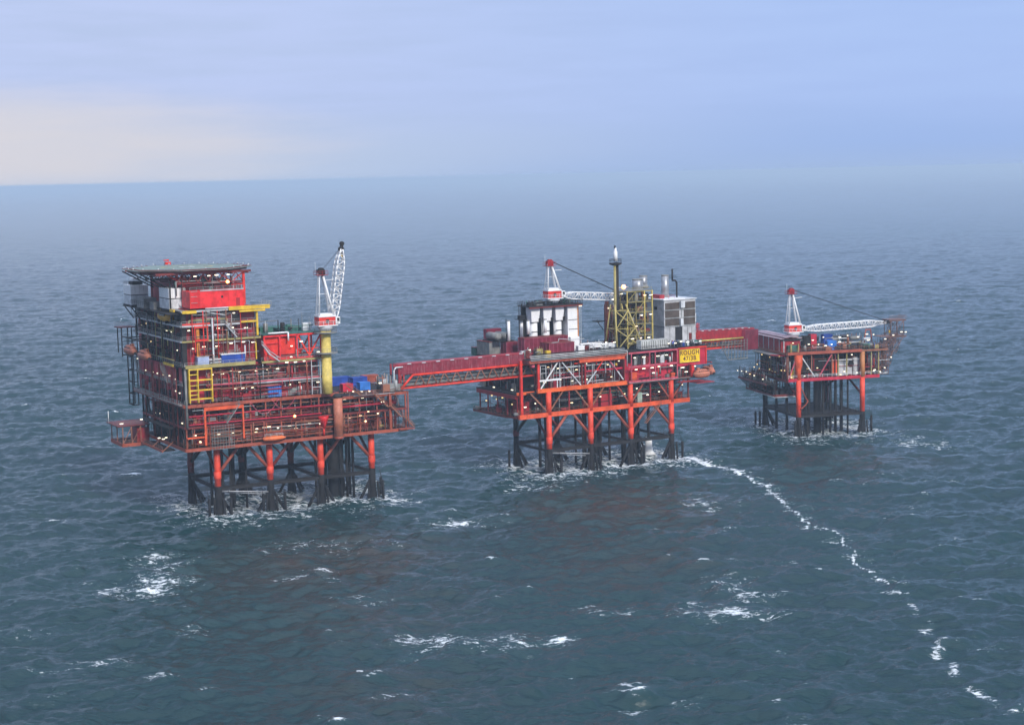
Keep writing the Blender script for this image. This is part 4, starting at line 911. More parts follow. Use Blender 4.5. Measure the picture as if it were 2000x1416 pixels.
container('L', 'cargo_container', 'rust red container behind the bright blue one', 54.6, 22, 30.1, 5.0, 2.4, 2.2, BRNRED, -.05, CG)
container('L', 'cargo_container', 'open navy basket between the crimson and bright blue containers', 45.0, 9, 30.1, 4.6, 2.2, 1.4, BLUE, -.1, CG, 'basket')
T = Thing('L', 'pipe_manifold', 'tangle of grey and olive pipes at the landing of the long footbridge', 'pipework', (52, 6, 30))
clutter(T, Face('front', -3), 50, 57, 30.1, 34.6, 0, 9, rnd, 4.0, [(GREY, 3), (OLIVEY, 2), (GALV, 2), (DARK, 2), (RUSTY, 1)])
lamps(T, [(40.5, -3.6, 31.2), (43, -3.6, 31.0), (45.4, -3.6, 30.9), (50.5, 0, 32.5), (39, 2, 32.6)], 'a', rnd, LWARM)
T = Thing('L', 'blue_cabin', 'bright blue box standing on the lit walkway of the dark red wall', 'container', (16, -3.6, 31.5))
T.part('shell', MB().box(14.4, 18.4, -3.9, -1.9, 31.7, 34.9), LBLUE); g = MB()
for i in range(6): g.beam((14.6 + i * .72, -3.95, 31.8), (14.6 + i * .72, -3.95, 34.8), .12)
g.beam((14.4, -3.95, 34.8), (18.4, -3.95, 34.8), .16); T.part('ribs', g, BLUE)
T = Thing('L', 'blue_container', 'dark blue container with a white lid on the yellow edged deck', 'container', (4, -4, 42))
T.part('shell', MB().box(1, 7.8, -4.6, -2, 42.3, 44.6), BLUE); T.part('lid', MB().box(.8, 8, -4.8, -1.8, 44.6, 44.85), WHITE); T.part('door', MB().box(4.6, 6.2, -4.7, -4.6, 42.5, 44.3), BLUE)
T = Thing('L', 'pale_blue_tank', 'pale blue box beside the orange column on the yellow edged deck', 'tank', (-4.4, -4, 42))
T.part('shell', MB().box(-5.8, -2.6, -4.6, -2.4, 42.2, 44.4), paint('pale_blue_paint', (0.40, 0.47, 0.68), rust=.03)); T.part('lid', MB().box(-5.9, -2.5, -4.7, -2.3, 44.4, 44.55), LGREY)
T = Thing('L', 'orange_rescue_boat', 'bright orange boat stowed at the edge of the lower deck, right of the wire cage', 'boat', (15, -5, 20))
T.part('hull', MB().hull((15.2, -5.2, 20.2), 'u', [(-3.4, .3), (-3.0, .75), (0, .95), (2.4, .7), (3.5, .15)], 12, .8), ORANGE); T.part('cockpit_rail', MB().rail([(12.2, -5.9, 20.7), (17.6, -5.9, 20.7)], .9), OFFW)
T = Thing('L', 'red_hopper', 'bright red funnel shaped hopper on the lower deck left of the salmon brown pipe', 'hopper', (30.6, -4.4, 22))
T.part('funnel', MB().lathe((30.6, -4.4, 0), [(.5, 21.4), (1.6, 24.2), (1.6, 25)], 4), SIGRED); T.part('outlet', MB().tube((30.6, -4.4, 19.5), (30.6, -4.4, 21.5), .3), RED)
T = Thing('L', 'wire_cage', 'grey mesh cage hanging over the front edge of the lower deck', 'cage', (0, -5, 19))
g = MB()
for i in range(9):
    g.beam((-3 + i * .8, -5.6, 18.6), (-3 + i * .8, -5.6, 25.4), .1)
for i in range(9): g.beam((-3, -5.6, 18.7 + i * .8), (3.4, -5.6, 18.7 + i * .8), .1)
for x in (-3, 3.4): g.beam((x, -5.6, 18.7), (x, -4.2, 18.7), .1); g.beam((x, -5.6, 25.3), (x, -4.2, 25.3), .1)
T.part('mesh_frame', g, GREY)
# ============================================================ pedestal cranes
def crane(rig, label, u, v, z0, zs, ang, boom_tip, ped_m, ped_r, mast_h, group, collars=(), boom_foot=2.2, scale=1.0, head=DARK, rope=.075):
    """z0 pedestal foot, zs slew ring; ang: slew angle; boom_tip: (reach, height above slew ring). Built along local x."""
    T = Thing(rig, 'pedestal_crane', label, 'crane', (u, v, z0), group, ang)
    h = zs - z0; s = scale
    if h > .3: T.part('pedestal', MB().lathe((0, 0, 0), [(ped_r, 0), (ped_r, h * .35), (ped_r * .97, h * .351), (ped_r * .97, h - .6), (ped_r * 1.1, h)], 20), ped_m, loc=True)
    for c in collars:
        p = T.part('access_collar', MB().lathe((0, 0, 0), [(ped_r * .9, c - z0 - .5), (3.3, c - z0 - .1), (3.3, c - z0 + .1), (ped_r * .9, c - z0 + .12)], 16), GREY, loc=True)
        T.part('collar_railing', MB().rail([(3.2 * math.cos(t), 3.2 * math.sin(t), c - z0 + .1) for t in [math.pi * 2 * i / 10 for i in range(11)]], 1.2, 1.2, .08), GREY, p, loc=True)
    T.part('slew_ring', MB().lathe((0, 0, h), [(ped_r * 1.05, 0), (ped_r * 1.5, .9), (ped_r * 1.5, 1.4)], 18), OFFW, loc=True)
    b = h + 1.5
    T.part('slew_platform', MB().box(-3.0 * s, 3.2 * s, -2.2 * s, 2.2 * s, b, b + .3), WHITE, loc=True)
    T.part('platform_railing', MB().rail([(-3 * s, -2.3 * s, b + .3), (3.2 * s, -2.3 * s, b + .3), (3.2 * s, 2.3 * s, b + .3), (-3 * s, 2.3 * s, b + .3), (-3 * s, -2.3 * s, b + .3)], 1.1, 1.4, .1), WHITE, loc=True)
    hs = T.part('machinery_house', MB().box(-2.7 * s, 2.5 * s, -1.9 * s, 1.9 * s, b + .3, b + 2.7 * s), RED, loc=True)
    T.part('roof_cap', MB().lathe((-.1 * s, 0, b + 2.7 * s), [(2.9 * s * 1.25, 0), (2.9 * s * 1.25, .35 * s), (2.3 * s, 1.1 * s)], 4) if False else MB().box(-2.8 * s, 2.6 * s, -2 * s, 2 * s, b + 2.7 * s, b + 3.2 * s).box(-2.2 * s, 2.0 * s, -1.6 * s, 1.6 * s, b + 3.2 * s, b + 3.7 * s), WHITE, hs, loc=True)
    T.part('doorway', MB().box(-.5 * s, .5 * s, -1.95 * s, -1.88 * s, b + .8, b + 2.0 * s), DARK, hs, loc=True)
    cab = T.part('operator_cab', MB().box(2.5 * s, 3.9 * s, -2.2 * s, -.4 * s, b + .5, b + 2.6 * s), WHITE, loc=True)
    T.part('window', MB().box(3.9 * s, 3.94 * s, -2.0 * s, -.6 * s, b + 1.2, b + 2.3 * s).box(2.9 * s, 3.7 * s, -2.24 * s, -2.2 * s, b + 1.2, b + 2.3 * s), GLASS, cab, loc=True)
    mt = h + mast_h; top = Vector((-1.0 * s, 0, mt)); mast = MB()
    for y in (-1.5 * s, 1.5 * s):
        mast.tube((2.1 * s, y, b + 3.3 * s), (top.x + .4, y * .25, mt), .34, 8); mast.tube((-2.3 * s, y, b + 3.3 * s), (top.x - .5, y * .25, mt), .15, 8)
    for t in (.25, .5, .75):
        z = b + 3.3 * s + (mt - b - 3.3 * s) * t; xa = 2.1 * s + (top.x + .4 - 2.1 * s) * t; xb = -2.3 * s + (top.x - .5 + 2.3 * s) * t; y = 1.5 * s * (1 - t * .75)
        mast.beam((xb, -y, z), (xb, y, z), .12); mast.beam((xa, -y, z), (xa, y, z), .12)
        if t == .5: mast.beam((xa, -y, z), (xb, -y, z), .1)
    mast.beam((xa, 0, mt - 2.2), (xa + 3.4, 0, mt - 2.0), .14)
    T.part('mast', mast, WHITE, loc=True)
    ld = MB(); lx0, lx1 = -2.6 * s, top.x - 1.0
    for y in (-.25, .25): ld.beam((lx0, y - .8, b + 3.3 * s), (lx1, y - .4, mt), .08)
    for i in range(26): t = i / 25; ld.beam((lx0 + (lx1 - lx0) * t, -1.05 + .4 * t, b + 3.3 * s + (mt - b - 3.3 * s) * t), (lx0 + (lx1 - lx0) * t, -.5 + .4 * t, b + 3.3 * s + (mt - b - 3.3 * s) * t), .08)
    T.part('mast_ladder', ld, OFFW, loc=True)
    T.part('mast_head', MB().box(top.x - .9, top.x + 1.1, -.8, .8, mt - .5, mt + .9).tube((top.x + .2, -1.0, mt + .9), (top.x + .2, 1.0, mt + .9), .55, 12), head, loc=True)
    T.part('head_platform', MB().box(top.x - 1.6, top.x + 1.8, -1.3, 1.3, mt - .65, mt - .5).rail([(top.x - 1.6, -1.3, mt - .5), (top.x + 1.8, -1.3, mt - .5), (top.x + 1.8, 1.3, mt - .5), (top.x - 1.6, 1.3, mt - .5), (top.x - 1.6, -1.3, mt - .5)], 1.0, 1.4, .08), MAROON, loc=True)
    T.part('aerial', MB().tube((top.x - 1.5, 0, mt), (top.x - 1.5, 0, mt + 3), .06, 5), OFFW, loc=True)
    foot = Vector((boom_foot * s + .8, 0, b + .9)); tip = Vector((boom_tip[0], 0, h + boom_tip[1])); L = (tip - foot).length; d = (tip - foot).normalized()
    up = Vector((0, 1, 0)).cross(d) * -1
    T.part('boom', MB().lattice(foot, tip, 2.6, 1.1, max(8, int(L / 1.5)), .2, 4, 2.2, (-d.z, 0, d.x), .5, .6), WHITE, loc=True)
    T.part('boom_head', MB().tube(tip + Vector((0, -.6, 0)), tip + Vector((0, .6, 0)), .75, 12).beam(tip - d * .6, tip + d * 1.8, .9, .7).tube(tip + d * 1.6 + Vector((0, -.5, 0)), tip + d * 1.6 + Vector((0, .5, 0)), .6, 12), DARK, loc=True)
    cb = MB()
    for y in (-.45, 0, .45): cb.tube((top.x + .6, y, mt + .8), tip + Vector((0, y, .6)), rope, 5)
    T.part('luffing_rope', cb, CABLE, loc=True)
    hk = tip + d * 1.6 + Vector((0, 0, -.6)); hl = 2.4
    hb = T.part('hoist_rope', MB().tube(hk, hk - Vector((0, 0, hl)), .06, 5), CABLE, loc=True)
    T.part('hook_block', MB().box(hk.x - .3, hk.x + .3, -.2, .2, hk.z - hl - .9, hk.z - hl).tube(hk - Vector((0, 0, hl + .9)), hk - Vector((0, 0, hl + 1.4)), .12), YEL, hb, loc=True)
    return T
CR = 'white lattice boom cranes with red machinery houses'
crane('L', 'crane on a tall yellow post with its white boom raised steeply', 31.6, -5.6, 31.6, 49.4, 0.0, (5.6, 22.9), PALEY, 1.45, 16.5, CR, collars=(43.2, 49.0), boom_foot=1.6, scale=.95, rope=.03)
crane('M', 'crane with lowered boom standing above the four white columns', 9.8, 12, 51.0, 51.2, R(-4), (27, .6), PALEY, 1.6, 12.6, CR, boom_foot=2.0, scale=.92, head=MAROON)
crane('R', 'crane with lowered boom reaching across the farthest platform', 2.6, 10, 28.2, 33.0, R(4), (37.5, 3.2), PALEY, 1.6, 15.8, CR, collars=(31.6,), boom_foot=2.0, scale=.95, head=MAROON)
# ============================================================ middle platform (production)
rnd = random.Random(77)
cond = [(4, 12, .5), (6.5, 12.5, .45), (18, 8, .42), (19.6, 9, .42), (21.5, 8.4, .42), (23.4, 9, .42), (26, 10, .5), (28.2, 8, .42), (24.6, 12.5, .4), (34.5, 9, .9), (37, 12, .42), (42.6, 14, .55), (44.4, 14.6, .45), (19, 14, .42), (27, 14, .42)]
jacket('M', 'eight legged jacket with orange red front legs under the middle platform with the yellow sign', [0, 15.6, 31.1, 47.3], [0, 20], 17.6, JG, 6.6, 5, cond, rl=.88, walk_z=6.0, kz=9.4, rearred=False,
       fenders=[(-3.4, 19, -1), (-2.6, -2, 2), (2.8, -2.4, 2.4), (17.8, -2, 2), (33.8, -2, 2), (35.2, -1.5, 1.5), (50.6, -1.5, 1.5)])
T = Thing('M', 'lower_deck', 'open lower deck with thick orange red girders and dark machinery on the middle platform', 'platform deck', (20, 14, 17.7))
F = Face('front', 0); FL = Face('left', -6); FR = Face('right', 54.5)
T.part('deck_plate', MB().box(-8, 54.3, .3, 26, 17.2, 17.5).box(-11.4, -8, 6, 27, 16.9, 17.2), DARK)
T.part('main_girder', MB().beam((-11, -.2, 17.6), (54.5, -.2, 17.6), .9, 1.35), ORED)
T.part('edge_girder', MB().beam((54.4, .4, 17.6), (54.4, 20, 17.6), .4, 1.1).beam((-10.8, .4, 17.4), (-11.6, 6, 17.3), .3, .6).beam((-11.6, 6, 17.2), (-11.6, 27, 17.2), .3, .7).beam((-11.6, 27.2, 17.2), (54, 26.3, 17.2), .3, .9), DKRED)
T.part('railing', MB().rail([(-11, -.6, 18.3), (-1.3, -.6, 18.3)]).rail([(-10.8, .4, 17.6), (-11.7, 6, 17.6), (-11.7, 27, 17.6)]).rail([(1.5, -.7, 18.3), (14.4, -.7, 18.3)]).rail([(32.5, -.7, 18.3), (46, -.7, 18.3)]).rail([(48.6, -.7, 18.3), (54.5, -.7, 18.3), (54.5, 20, 18.3)]), RUSTY)
T.part('upper_girder', MB().beam((-4.2, -.15, 25.2), (29.6, -.15, 25.2), .8, 1.25).beam((-10.4, 2, 24.6), (-4, 2, 24.6), .4, .9), paint('vivid_orange_girder_paint', (0.76, 0.12, 0.025), rust=.4))
T.part('upper_girder', MB().beam((29.7, -.1, 24.9), (55, -.1, 24.9), .6, 1.0).beam((54.7, 0, 24.9), (54.7, 22, 24.9), .4, .8), DKRED)
for i, u in enumerate((0, 15.6, 31.1, 47.3)): T.part('leg_stub', MB().tube((u, 0, 17.4), (u, 0, 24.8), .88, 14), LEGRED)
db = [(0, 5.5, 25), (0, -6.5, 25), (15.6, 10, 25), (15.6, 21, 25), (31.1, 26, 25), (31.1, 36.5, 25), (47.3, 42, 25), (47.3, 53, 25)]
for a, b, z in db: T.part('diagonal_brace', MB().beam((a, .1, 18), (b, .1, 24.6), .42), RUSTY if a in (0, 15.6) else BRNRED)
for u in (7.8, 23.4, 39.2): T.part('column', MB().beam((u, .3, 18), (u, .3, 24.8), .4), MAROON)
T.part('column', MB().beam((-9.2, 1.2, 18), (-9.2, 1.2, 35), .8), RED)
T.part('column', MB().beam((54.2, -.1, 18), (54.2, -.1, 24.8), .45), DKRED)
T.part('inner_bulkhead', MB().box(-8.5, 52, 12, 12.3, 17.5, 24.4), DKRED); T.part('maroon_cabinet', MB().box(20.5, 24.8, 1.2, 4, 17.5, 22), MAROON); T.part('maroon_cabinet', MB().box(-7.8, -4.6, 4, 9, 17.6, 21.5), MAROON)
for z0, z1, a0 in ((17.6, 24.3, -7),):
    clutter(T, F, a0, 54, z0, z1, 1, 9, rnd, 2.6, [(DARK, 5), (DKRED, 4), (MAROON, 2), (GREY, 2), (RUSTY, 2), (GREEN, .6), (OFFW, .5), (OLIVEY, .3)])
clutter(T, FL, 3, 26, 17.6, 24, -4, 4, rnd, 1.6, [(DKRED, 4), (DARK, 3), (RUSTY, 2), (GREY, 1.4), (OLIVEY, .5), (MAROON, 2)])
clutter(T, FR, 1, 20, 17.8, 24, .3, 4, rnd, 1.2, [(DARK, 4), (GREEN, 1), (GREY, 2), (DKRED, 2)])
for v in (3, 9, 15, 21, 26): T.part('column', MB().beam((-9.6, v, 17.4), (-9.6, v, 24.4), .35), MAROON)
lamps(T, row(F, -9, 53, 1.0, 21.6, 4.4, rnd, 1.3, .8), 'a', rnd, None, .7)
lamps(T, row(Face('left', -10), 2, 26, .5, 21.5, 3.2, rnd, 1.4, .9), 'v', rnd, LYEL, .7)
T.part('green_tank', MB().box(34.4, 36.2, .6, 2, 18, 21.4), paint('pale_green_paint', (0.35, 0.45, 0.36), rust=.15))
T.part('stair', MB().stair((42.5, -1.2, 17.4), (36.5, -1.2, 11.5), 1, (0, 1, 0)), RUSTY)
T.part('round_lamp_housing', MB().lathe((-11, 25.5, 17.3), [(.6, 0), (1.1, .5), (.7, 1.2)], 10), GREY)
T.part('round_lamp_housing', MB().lathe((-10.6, 2.2, 17.8), [(.5, 0), (.9, .4), (.6, 1.0)], 10), GREY)

T = Thing('M', 'process_deck', 'open trussed process deck with white diagonal braces on the middle platform', 'platform deck', (12, 14, 25.2))
F = Face('front', 0); FL = Face('left', -6.5)
T.part('deck_plate', MB().box(-7, 61, .6, 32, 24.5, 24.75).box(-10.4, -7, 3, 27, 24.2, 24.5), DARK)
T.part('top_plate', MB().box(-7.3, 61.8, -.8, 34, 34.9, 35.2), DARK)
T.part('top_girder', MB().beam((-7.3, -.9, 34.5), (29.6, -.9, 34.5), .4, 1.0), BRNRED)
T.part('top_girder', MB().beam((11, -1.0, 33.5), (28.4, -1.0, 33.5), .5, .9), ORED)
T.part('top_girder', MB().beam((-7.4, -.5, 34.5), (-7.4, 34, 34.5), .35, .9).beam((61.9, 0, 34.5), (61.9, 34, 34.5), .35, .9).beam((-7.2, 34.2, 34.5), (61.7, 34.2, 34.5), .35, .9), DKRED)
pr = MB()
for k, (z, r, o) in enumerate(((35.5, .16, -1.2), (35.95, .13, -1.0), (36.3, .14, -.6), (35.0, .12, -1.5))): pr.tube((-7, o, z), (28.6, o, z), r, 7)
pr.path([(28.6, -1.2, 35.6), (29.4, -1.0, 35.6), (29.4, -1.0, 30.5)], .16, 7)
T.part('pipe_bundle', pr, GALV); pr = MB(); pr.tube((-7, -.8, 35.2), (28.6, -.8, 35.2), .3, 6).tube((-6, -.3, 36.7), (28, -.3, 36.7), .2, 6); T.part('pipe_bundle', pr, DARK)
for u, w, m in ((-3.6, .75, RED), (12.6, .5, DKRED), (13.8, .55, MAROON), (28.8, .5, DKRED)): T.part('column', MB().beam((u, 0, 25.5), (u, 0, 34.2), w), m)
T.part('column', MB().beam((4.2, -.2, 25.6), (4.2, -.2, 34.2), .32).beam((21.6, -.1, 29), (21.6, -.1, 34), .2), LGREY)
for p, q, m in (((-2.9, -.2, 25.9), (3.4, -.2, 33.7), WHITE), ((5.0, -.2, 33.7), (12.0, -.2, 25.9), OFFW), ((14.4, -.2, 26), (18, -.2, 30), OFFW), ((18, -.2, 30), (20.8, -.2, 33.2), RED), ((22.4, -.2, 33.5), (26, -.2, 29.3), PINK), ((26, -.2, 29.3), (28.3, -.2, 26.3), OFFW)): T.part('diagonal_brace', MB().beam(p, q, .34), m)
T.part('mid_beam', MB().beam((-3.4, -.3, 28.4), (4.1, -.3, 28.4), .4, .5).beam((3.2, -.3, 25.8), (3.2, -.3, 28.2), .25), WHITE)
T.part('mid_beam', MB().beam((5, .5, 28.6), (12, .5, 28.6), .3, .4).beam((13.8, .5, 30.0), (28.4, .5, 30.0), .4, .5), MAGENTA)
T.part('white_pipe_frame', MB().path([(-2.6, .3, 28.6), (-2.6, .3, 33), (-.6, .3, 33), (-.6, .3, 28.6)], .14, 6).tube((-2.6, .3, 30.6), (-.6, .3, 30.6), .1, 6), OFFW)
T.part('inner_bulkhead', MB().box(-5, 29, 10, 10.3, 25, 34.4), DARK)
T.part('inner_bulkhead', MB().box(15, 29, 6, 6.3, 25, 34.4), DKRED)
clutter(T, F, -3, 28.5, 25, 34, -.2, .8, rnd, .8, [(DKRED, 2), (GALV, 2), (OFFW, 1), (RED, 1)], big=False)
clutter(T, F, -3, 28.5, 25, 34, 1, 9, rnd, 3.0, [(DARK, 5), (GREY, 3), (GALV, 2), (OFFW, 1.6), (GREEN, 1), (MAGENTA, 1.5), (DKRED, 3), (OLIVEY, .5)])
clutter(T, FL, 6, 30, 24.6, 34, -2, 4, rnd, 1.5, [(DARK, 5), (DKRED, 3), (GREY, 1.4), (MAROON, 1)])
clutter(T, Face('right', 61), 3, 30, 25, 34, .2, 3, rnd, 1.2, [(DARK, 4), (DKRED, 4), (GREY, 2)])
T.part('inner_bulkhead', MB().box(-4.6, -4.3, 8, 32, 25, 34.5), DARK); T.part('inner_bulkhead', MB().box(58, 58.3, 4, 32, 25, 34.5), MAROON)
T.part('left_soffit', MB().box(-10.4, -7.2, 3, 27, 22.9, 24.1), MAROON)
T.part('round_vessel_end', MB().hull((-5.4, 0, 33.2), 'v', [(-.4, .4), (0, .7), (1, .7)], 12), PINK)
T.part('yellow_valve', MB().hull((8.2, 1, 30.8), 'v', [(-.3, .3), (0, .6), (.5, .6)], 10), YEL)
T.part('yellow_valve', MB().hull((26.6, 1, 31.2), 'v', [(-.3, .3), (0, .5), (.5, .5)], 10), YEL)
lamps(T, row(F, -2, 28, .8, 31.6, 3.4, rnd, 1.0, .8) + row(F, -2, 28, .8, 27.6, 4.6, rnd, .8, .8), 'a', rnd, None, .8)
lamps(T, row(Face('left', -10), 4, 30, 0, 25.8, 9, rnd, .4), 'v', rnd)

T = Thing('M', 'control_module', 'crimson framed two storey module with dark openings, carrying the yellow sign', 'module', (45, 10, 25.2))
F = Face('front', -1)
T.part('wall', MB().box(30, 49.6, 1.6, 28, 25, 34.4), MAGENTA)
T.part('end_wall', MB().box(49.7, 61.4, -.4, 26, 28.9, 34.8), MAGENTA); T.part('lower_wall', MB().box(49.7, 58.6, 2, 26, 25, 28.8), MAROON)
T.part('roof', MB().box(29.9, 61.6, -.5, 33, 34.45, 34.85), DARK)
for a, b in ((31.2, 37.4), (40.6, 47.6)): T.part('dark_opening', MB().box(a, b, 1.3, 1.55, 31.2, 33.8), DARK)
T.part('dark_opening', MB().box(37.9, 40.2, 1.3, 1.55, 31.0, 33.9), MAROON)
fr = MB()
for z, h in ((34.6, .5), (30.2, .5), (25.4, .6)): fr.beam((29.9, -1, z), (49.4, -1, z), .3, h)
for u in (31.0, 38.2, 40.4, 49.2): fr.beam((u, -1, 25.7), (u, -1, 34.3), .3)
T.part('frame', fr, PINK)
T.part('frame', MB().beam((49.7, -.7, 34.7), (61.4, -.7, 34.7), .3, .5).beam((61.3, -.6, 28.9), (61.3, -.6, 34.4), .4).beam((55.6, -.4, 25), (55.6, -.4, 28.8), 1.1), RED)
T.part('walkway', MB().box(30, 58, -1.2, 1.5, 24.9, 25.1), GREY); T.part('walkway_railing', MB().rail([(31, -1.15, 25.3), (54, -1.15, 25.3)], w=.09), DARK)
T.part('red_equipment', MB().box(31.6, 33.6, -.4, 1.2, 25.3, 28.2).box(46.8, 48.4, -1, 1, 24.8, 27), ORED)
clutter(T, F, 31, 49, 30.5, 33.8, .7, 2.2, rnd, 1.6, [(GREY, 3), (OFFW, 2), (DARK, 2), (DKRED, 1)])
clutter(T, F, 31, 52, 25.3, 29.8, .7, 2.3, rnd, 1.4, [(MAGENTA, 3), (GREY, 1.6), (DARK, 2), (RED, 1.5)])
clutter(T, F, 50, 58, 24.9, 28.6, .3, 2.8, rnd, 2.2, [(DARK, 4), (GREY, 2), (OFFW, 1), (DKRED, 2)])
lamps(T, [(32.6, -.6, 33.0), (36.2, -.6, 33.0), (41.8, -.6, 32.9), (45.2, -.6, 33.0), (33, -.8, 29.2), (36, -.8, 29.3), (39.3, -.8, 29.3), (42, -.8, 29.5), (47, -.8, 29.4), (51.5, -.8, 28.4), (56.5, -.8, 28.5), (50.2, -.8, 26.8), (53, -.8, 26.9), (39.8, -.8, 27.6)], 'a', rnd, LWARM, 1.1)
T.part('hanging_bracket', MB().beam((61.5, -3.4, 29.6), (61.5, 0, 29.6), .3).beam((54.2, -3.4, 29.2), (54.2, 0, 29.2), .25), MAROON)
T.part('lower_gallery', MB().box(48.6, 58, -3.8, -1.3, 23.9, 24.1).box(54.8, 62, -4.2, -.2, 23.2, 23.4), MAROON)
T = Thing('M', 'platform_sign', 'yellow name board with dark capital letters on the crimson wall', 'sign', (54.3, -1, 32.1))
T.part('board', MB().box(50.4, 58.4, -.85, -.65, 30.1, 34.2), paint('sign_yellow', (0.95, 0.56, 0.01), rust=0, streak=.05))
T.part('board_edge', MB().beam((50.4, -.9, 30.05), (58.4, -.9, 30.05), .1).beam((50.4, -.9, 34.25), (58.4, -.9, 34.25), .1).beam((50.35, -.9, 30), (50.35, -.9, 34.3), .1).beam((58.45, -.9, 30), (58.45, -.9, 34.3), .1), PALEY)
def text(T, s, cx_, z, size, m, y=-.88):
    cu = bpy.data.curves.new('lettering', 'FONT'); cu.body = s; cu.size = size; cu.align_x = 'CENTER'; cu.align_y = 'CENTER'; cu.extrude = .012; cu.offset = .035; cu.space_character = 1.12
    o = bpy.data.objects.new('tmp', cu); COL.objects.link(o); bpy.context.view_layer.update()
    me = bpy.data.meshes.new_from_object(o.evaluated_get(bpy.context.evaluated_depsgraph_get())); bpy.data.objects.remove(o)
    me.name = 'lettering'; me.materials.clear(); me.materials.append(m); q = bpy.data.objects.new('lettering', me); COL.objects.link(q); q.parent = T.o
    q.location = Vector((cx_, y, z)) - T.base; q.rotation_euler = (R(90), 0, 0); return q
SIGNT = paint('sign_lettering', (0.10, 0.012, 0.02), rust=0, streak=0)
text(T, 'ROUGH', 54.4, 33.1, 2.05, SIGNT); text(T, '47/3B', 54.4, 31.2, 2.05, SIGNT)
lb = lifeboat('M', 'orange lifeboat hung side on below the yellow sign', 57.6, -3.1, 26.0, 0, SALMON, 6.6, LBG)
copy_thing(lb.o, (63.4, 1.2, 26.2), math.pi / 2, 'M', 'orange lifeboat seen end on at the right corner below the yellow sign')

# ---- top of the middle platform
BG = 'plum ribbed cladding boxes on the middle platform'
RIBP = paint('plum_rib_trim_paint', (0.42, 0.09, 0.14), rust=.1)  # lighter plum trim colour for the cladding ribs
def module(label, u0, u1, v0, v1, z0, z1, m, rib=True, trim=None, name='module', cat='module', group=None):
    T = Thing('M', name, label, cat, ((u0 + u1) / 2, (v0 + v1) / 2, z0), group)
    T.part('cladding', MB().box(u0, u1, v0, v1, z0, z1), m)
    g = MB()
    if rib:
        n = int((u1 - u0) / 1.5)
        for i in range(n + 1): g.beam((u0 + (u1 - u0) * i / n, v0 - .05, z0), (u0 + (u1 - u0) * i / n, v0 - .05, z1), .12)
        for i in range(int((v1 - v0) / 1.8) + 1): g.beam((u0 - .05, v0 + i * 1.8, z0), (u0 - .05, v0 + i * 1.8, z1), .12)
    g.beam((u0, v0 - .06, z1), (u1, v0 - .06, z1), .14, .2)
    T.part('ribs', g, trim or (RIBP if m is PLUM else m)); T.part('roof_sheet', MB().box(u0 - .15, u1 + .15, v0 - .15, v1 + .15, z1 + .01, z1 + .14), DKRED if m is not LGREY else LGREY); return T
T = module('plum ribbed box in front, just left of the foot of the fourth white column', 1.2, 10.4, .8, 6.5, 35.3, 39.6, PLUM, group=BG)
T.part('roof_pipe', MB().path([(2, .6, 39.9), (4.4, .6, 39.9), (4.6, .6, 41), (9, .4, 40.4), (14, .4, 40.4)], .12, 6), LGREY)
module('long plum ribbed box standing higher behind, below the first three white columns', -4.6, 11.4, 6, 10, 35.3, 41.2, PLUM, group=BG)
module('grey panelled low module at the left rear of the middle platform', -10.4, -6.6, 18, 26, 35.3, 39.6, GREY)
T = module('dark plum low module at the far left edge of the middle platform', -6.4, -2.4, 14, 17.6, 35.3, 39.6, PLUM, group=BG)
module('small dark green and red skid at the far left tip of the middle platform', -10.5, -7.6, 27, 29.5, 34.6, 37.2, GREEN, False)
T = Thing('M', 'silencer_skid', 'row of grey round tanks with two thin white stacks at the left rear', 'tank skid', (-6, 18, 39.8))
T.part('skid', MB().box(-9.4, -3, 15, 24, 39.8, 40.1), DARK)
for u in (-8.2, -5.2): T.part('tank', MB().hull((u, 19, 41.4), 'v', [(-3.4, .7), (-3, 1.25), (3, 1.25), (3.4, .7)], 12), GREY)
T.part('plum_box', MB().box(-9, -3.5, 22, 24, 40.2, 43.4), PLUM); T.part('deck_railing', MB().rail([(-9.6, 15, 40.1), (-3, 15, 40.1)]), DARK)
SG = 'thin white exhaust stacks on the middle platform'
for k, (u, v, lab) in enumerate(((-5.2, 14.6, 'thin white stack standing farthest left on the middle platform'), (-1.4, 13, 'thin white stack between the farthest left one and the white columns'), (-1.6, 8.6, 'short white stack just in front of the first white column'), (4.6, 8.4, 'short white stack just in front of the second white column'))):
    T = Thing('M', 'exhaust_pipe', lab, 'stack', (u, v, 40), SG); z0, z1 = (40, 46.2) if k < 2 else (42.3, 46.4)
    T.part('pipe', MB().tube((u, v, z0), (u, v, z1), .5, 12), WHITE); T.part('rim', MB().lathe((u, v, z1), [(.42, 0), (.54, .05), (.54, .3), (.42, .32)], 12), GREY); T.part('side_pipe', MB().tube((u - .9, v, z0 - 1), (u - .9, v, z1 + .8), .1, 6), DARK)
WG2 = 'tall white absorber columns under the crane deck'
order = ['first', 'second', 'third']
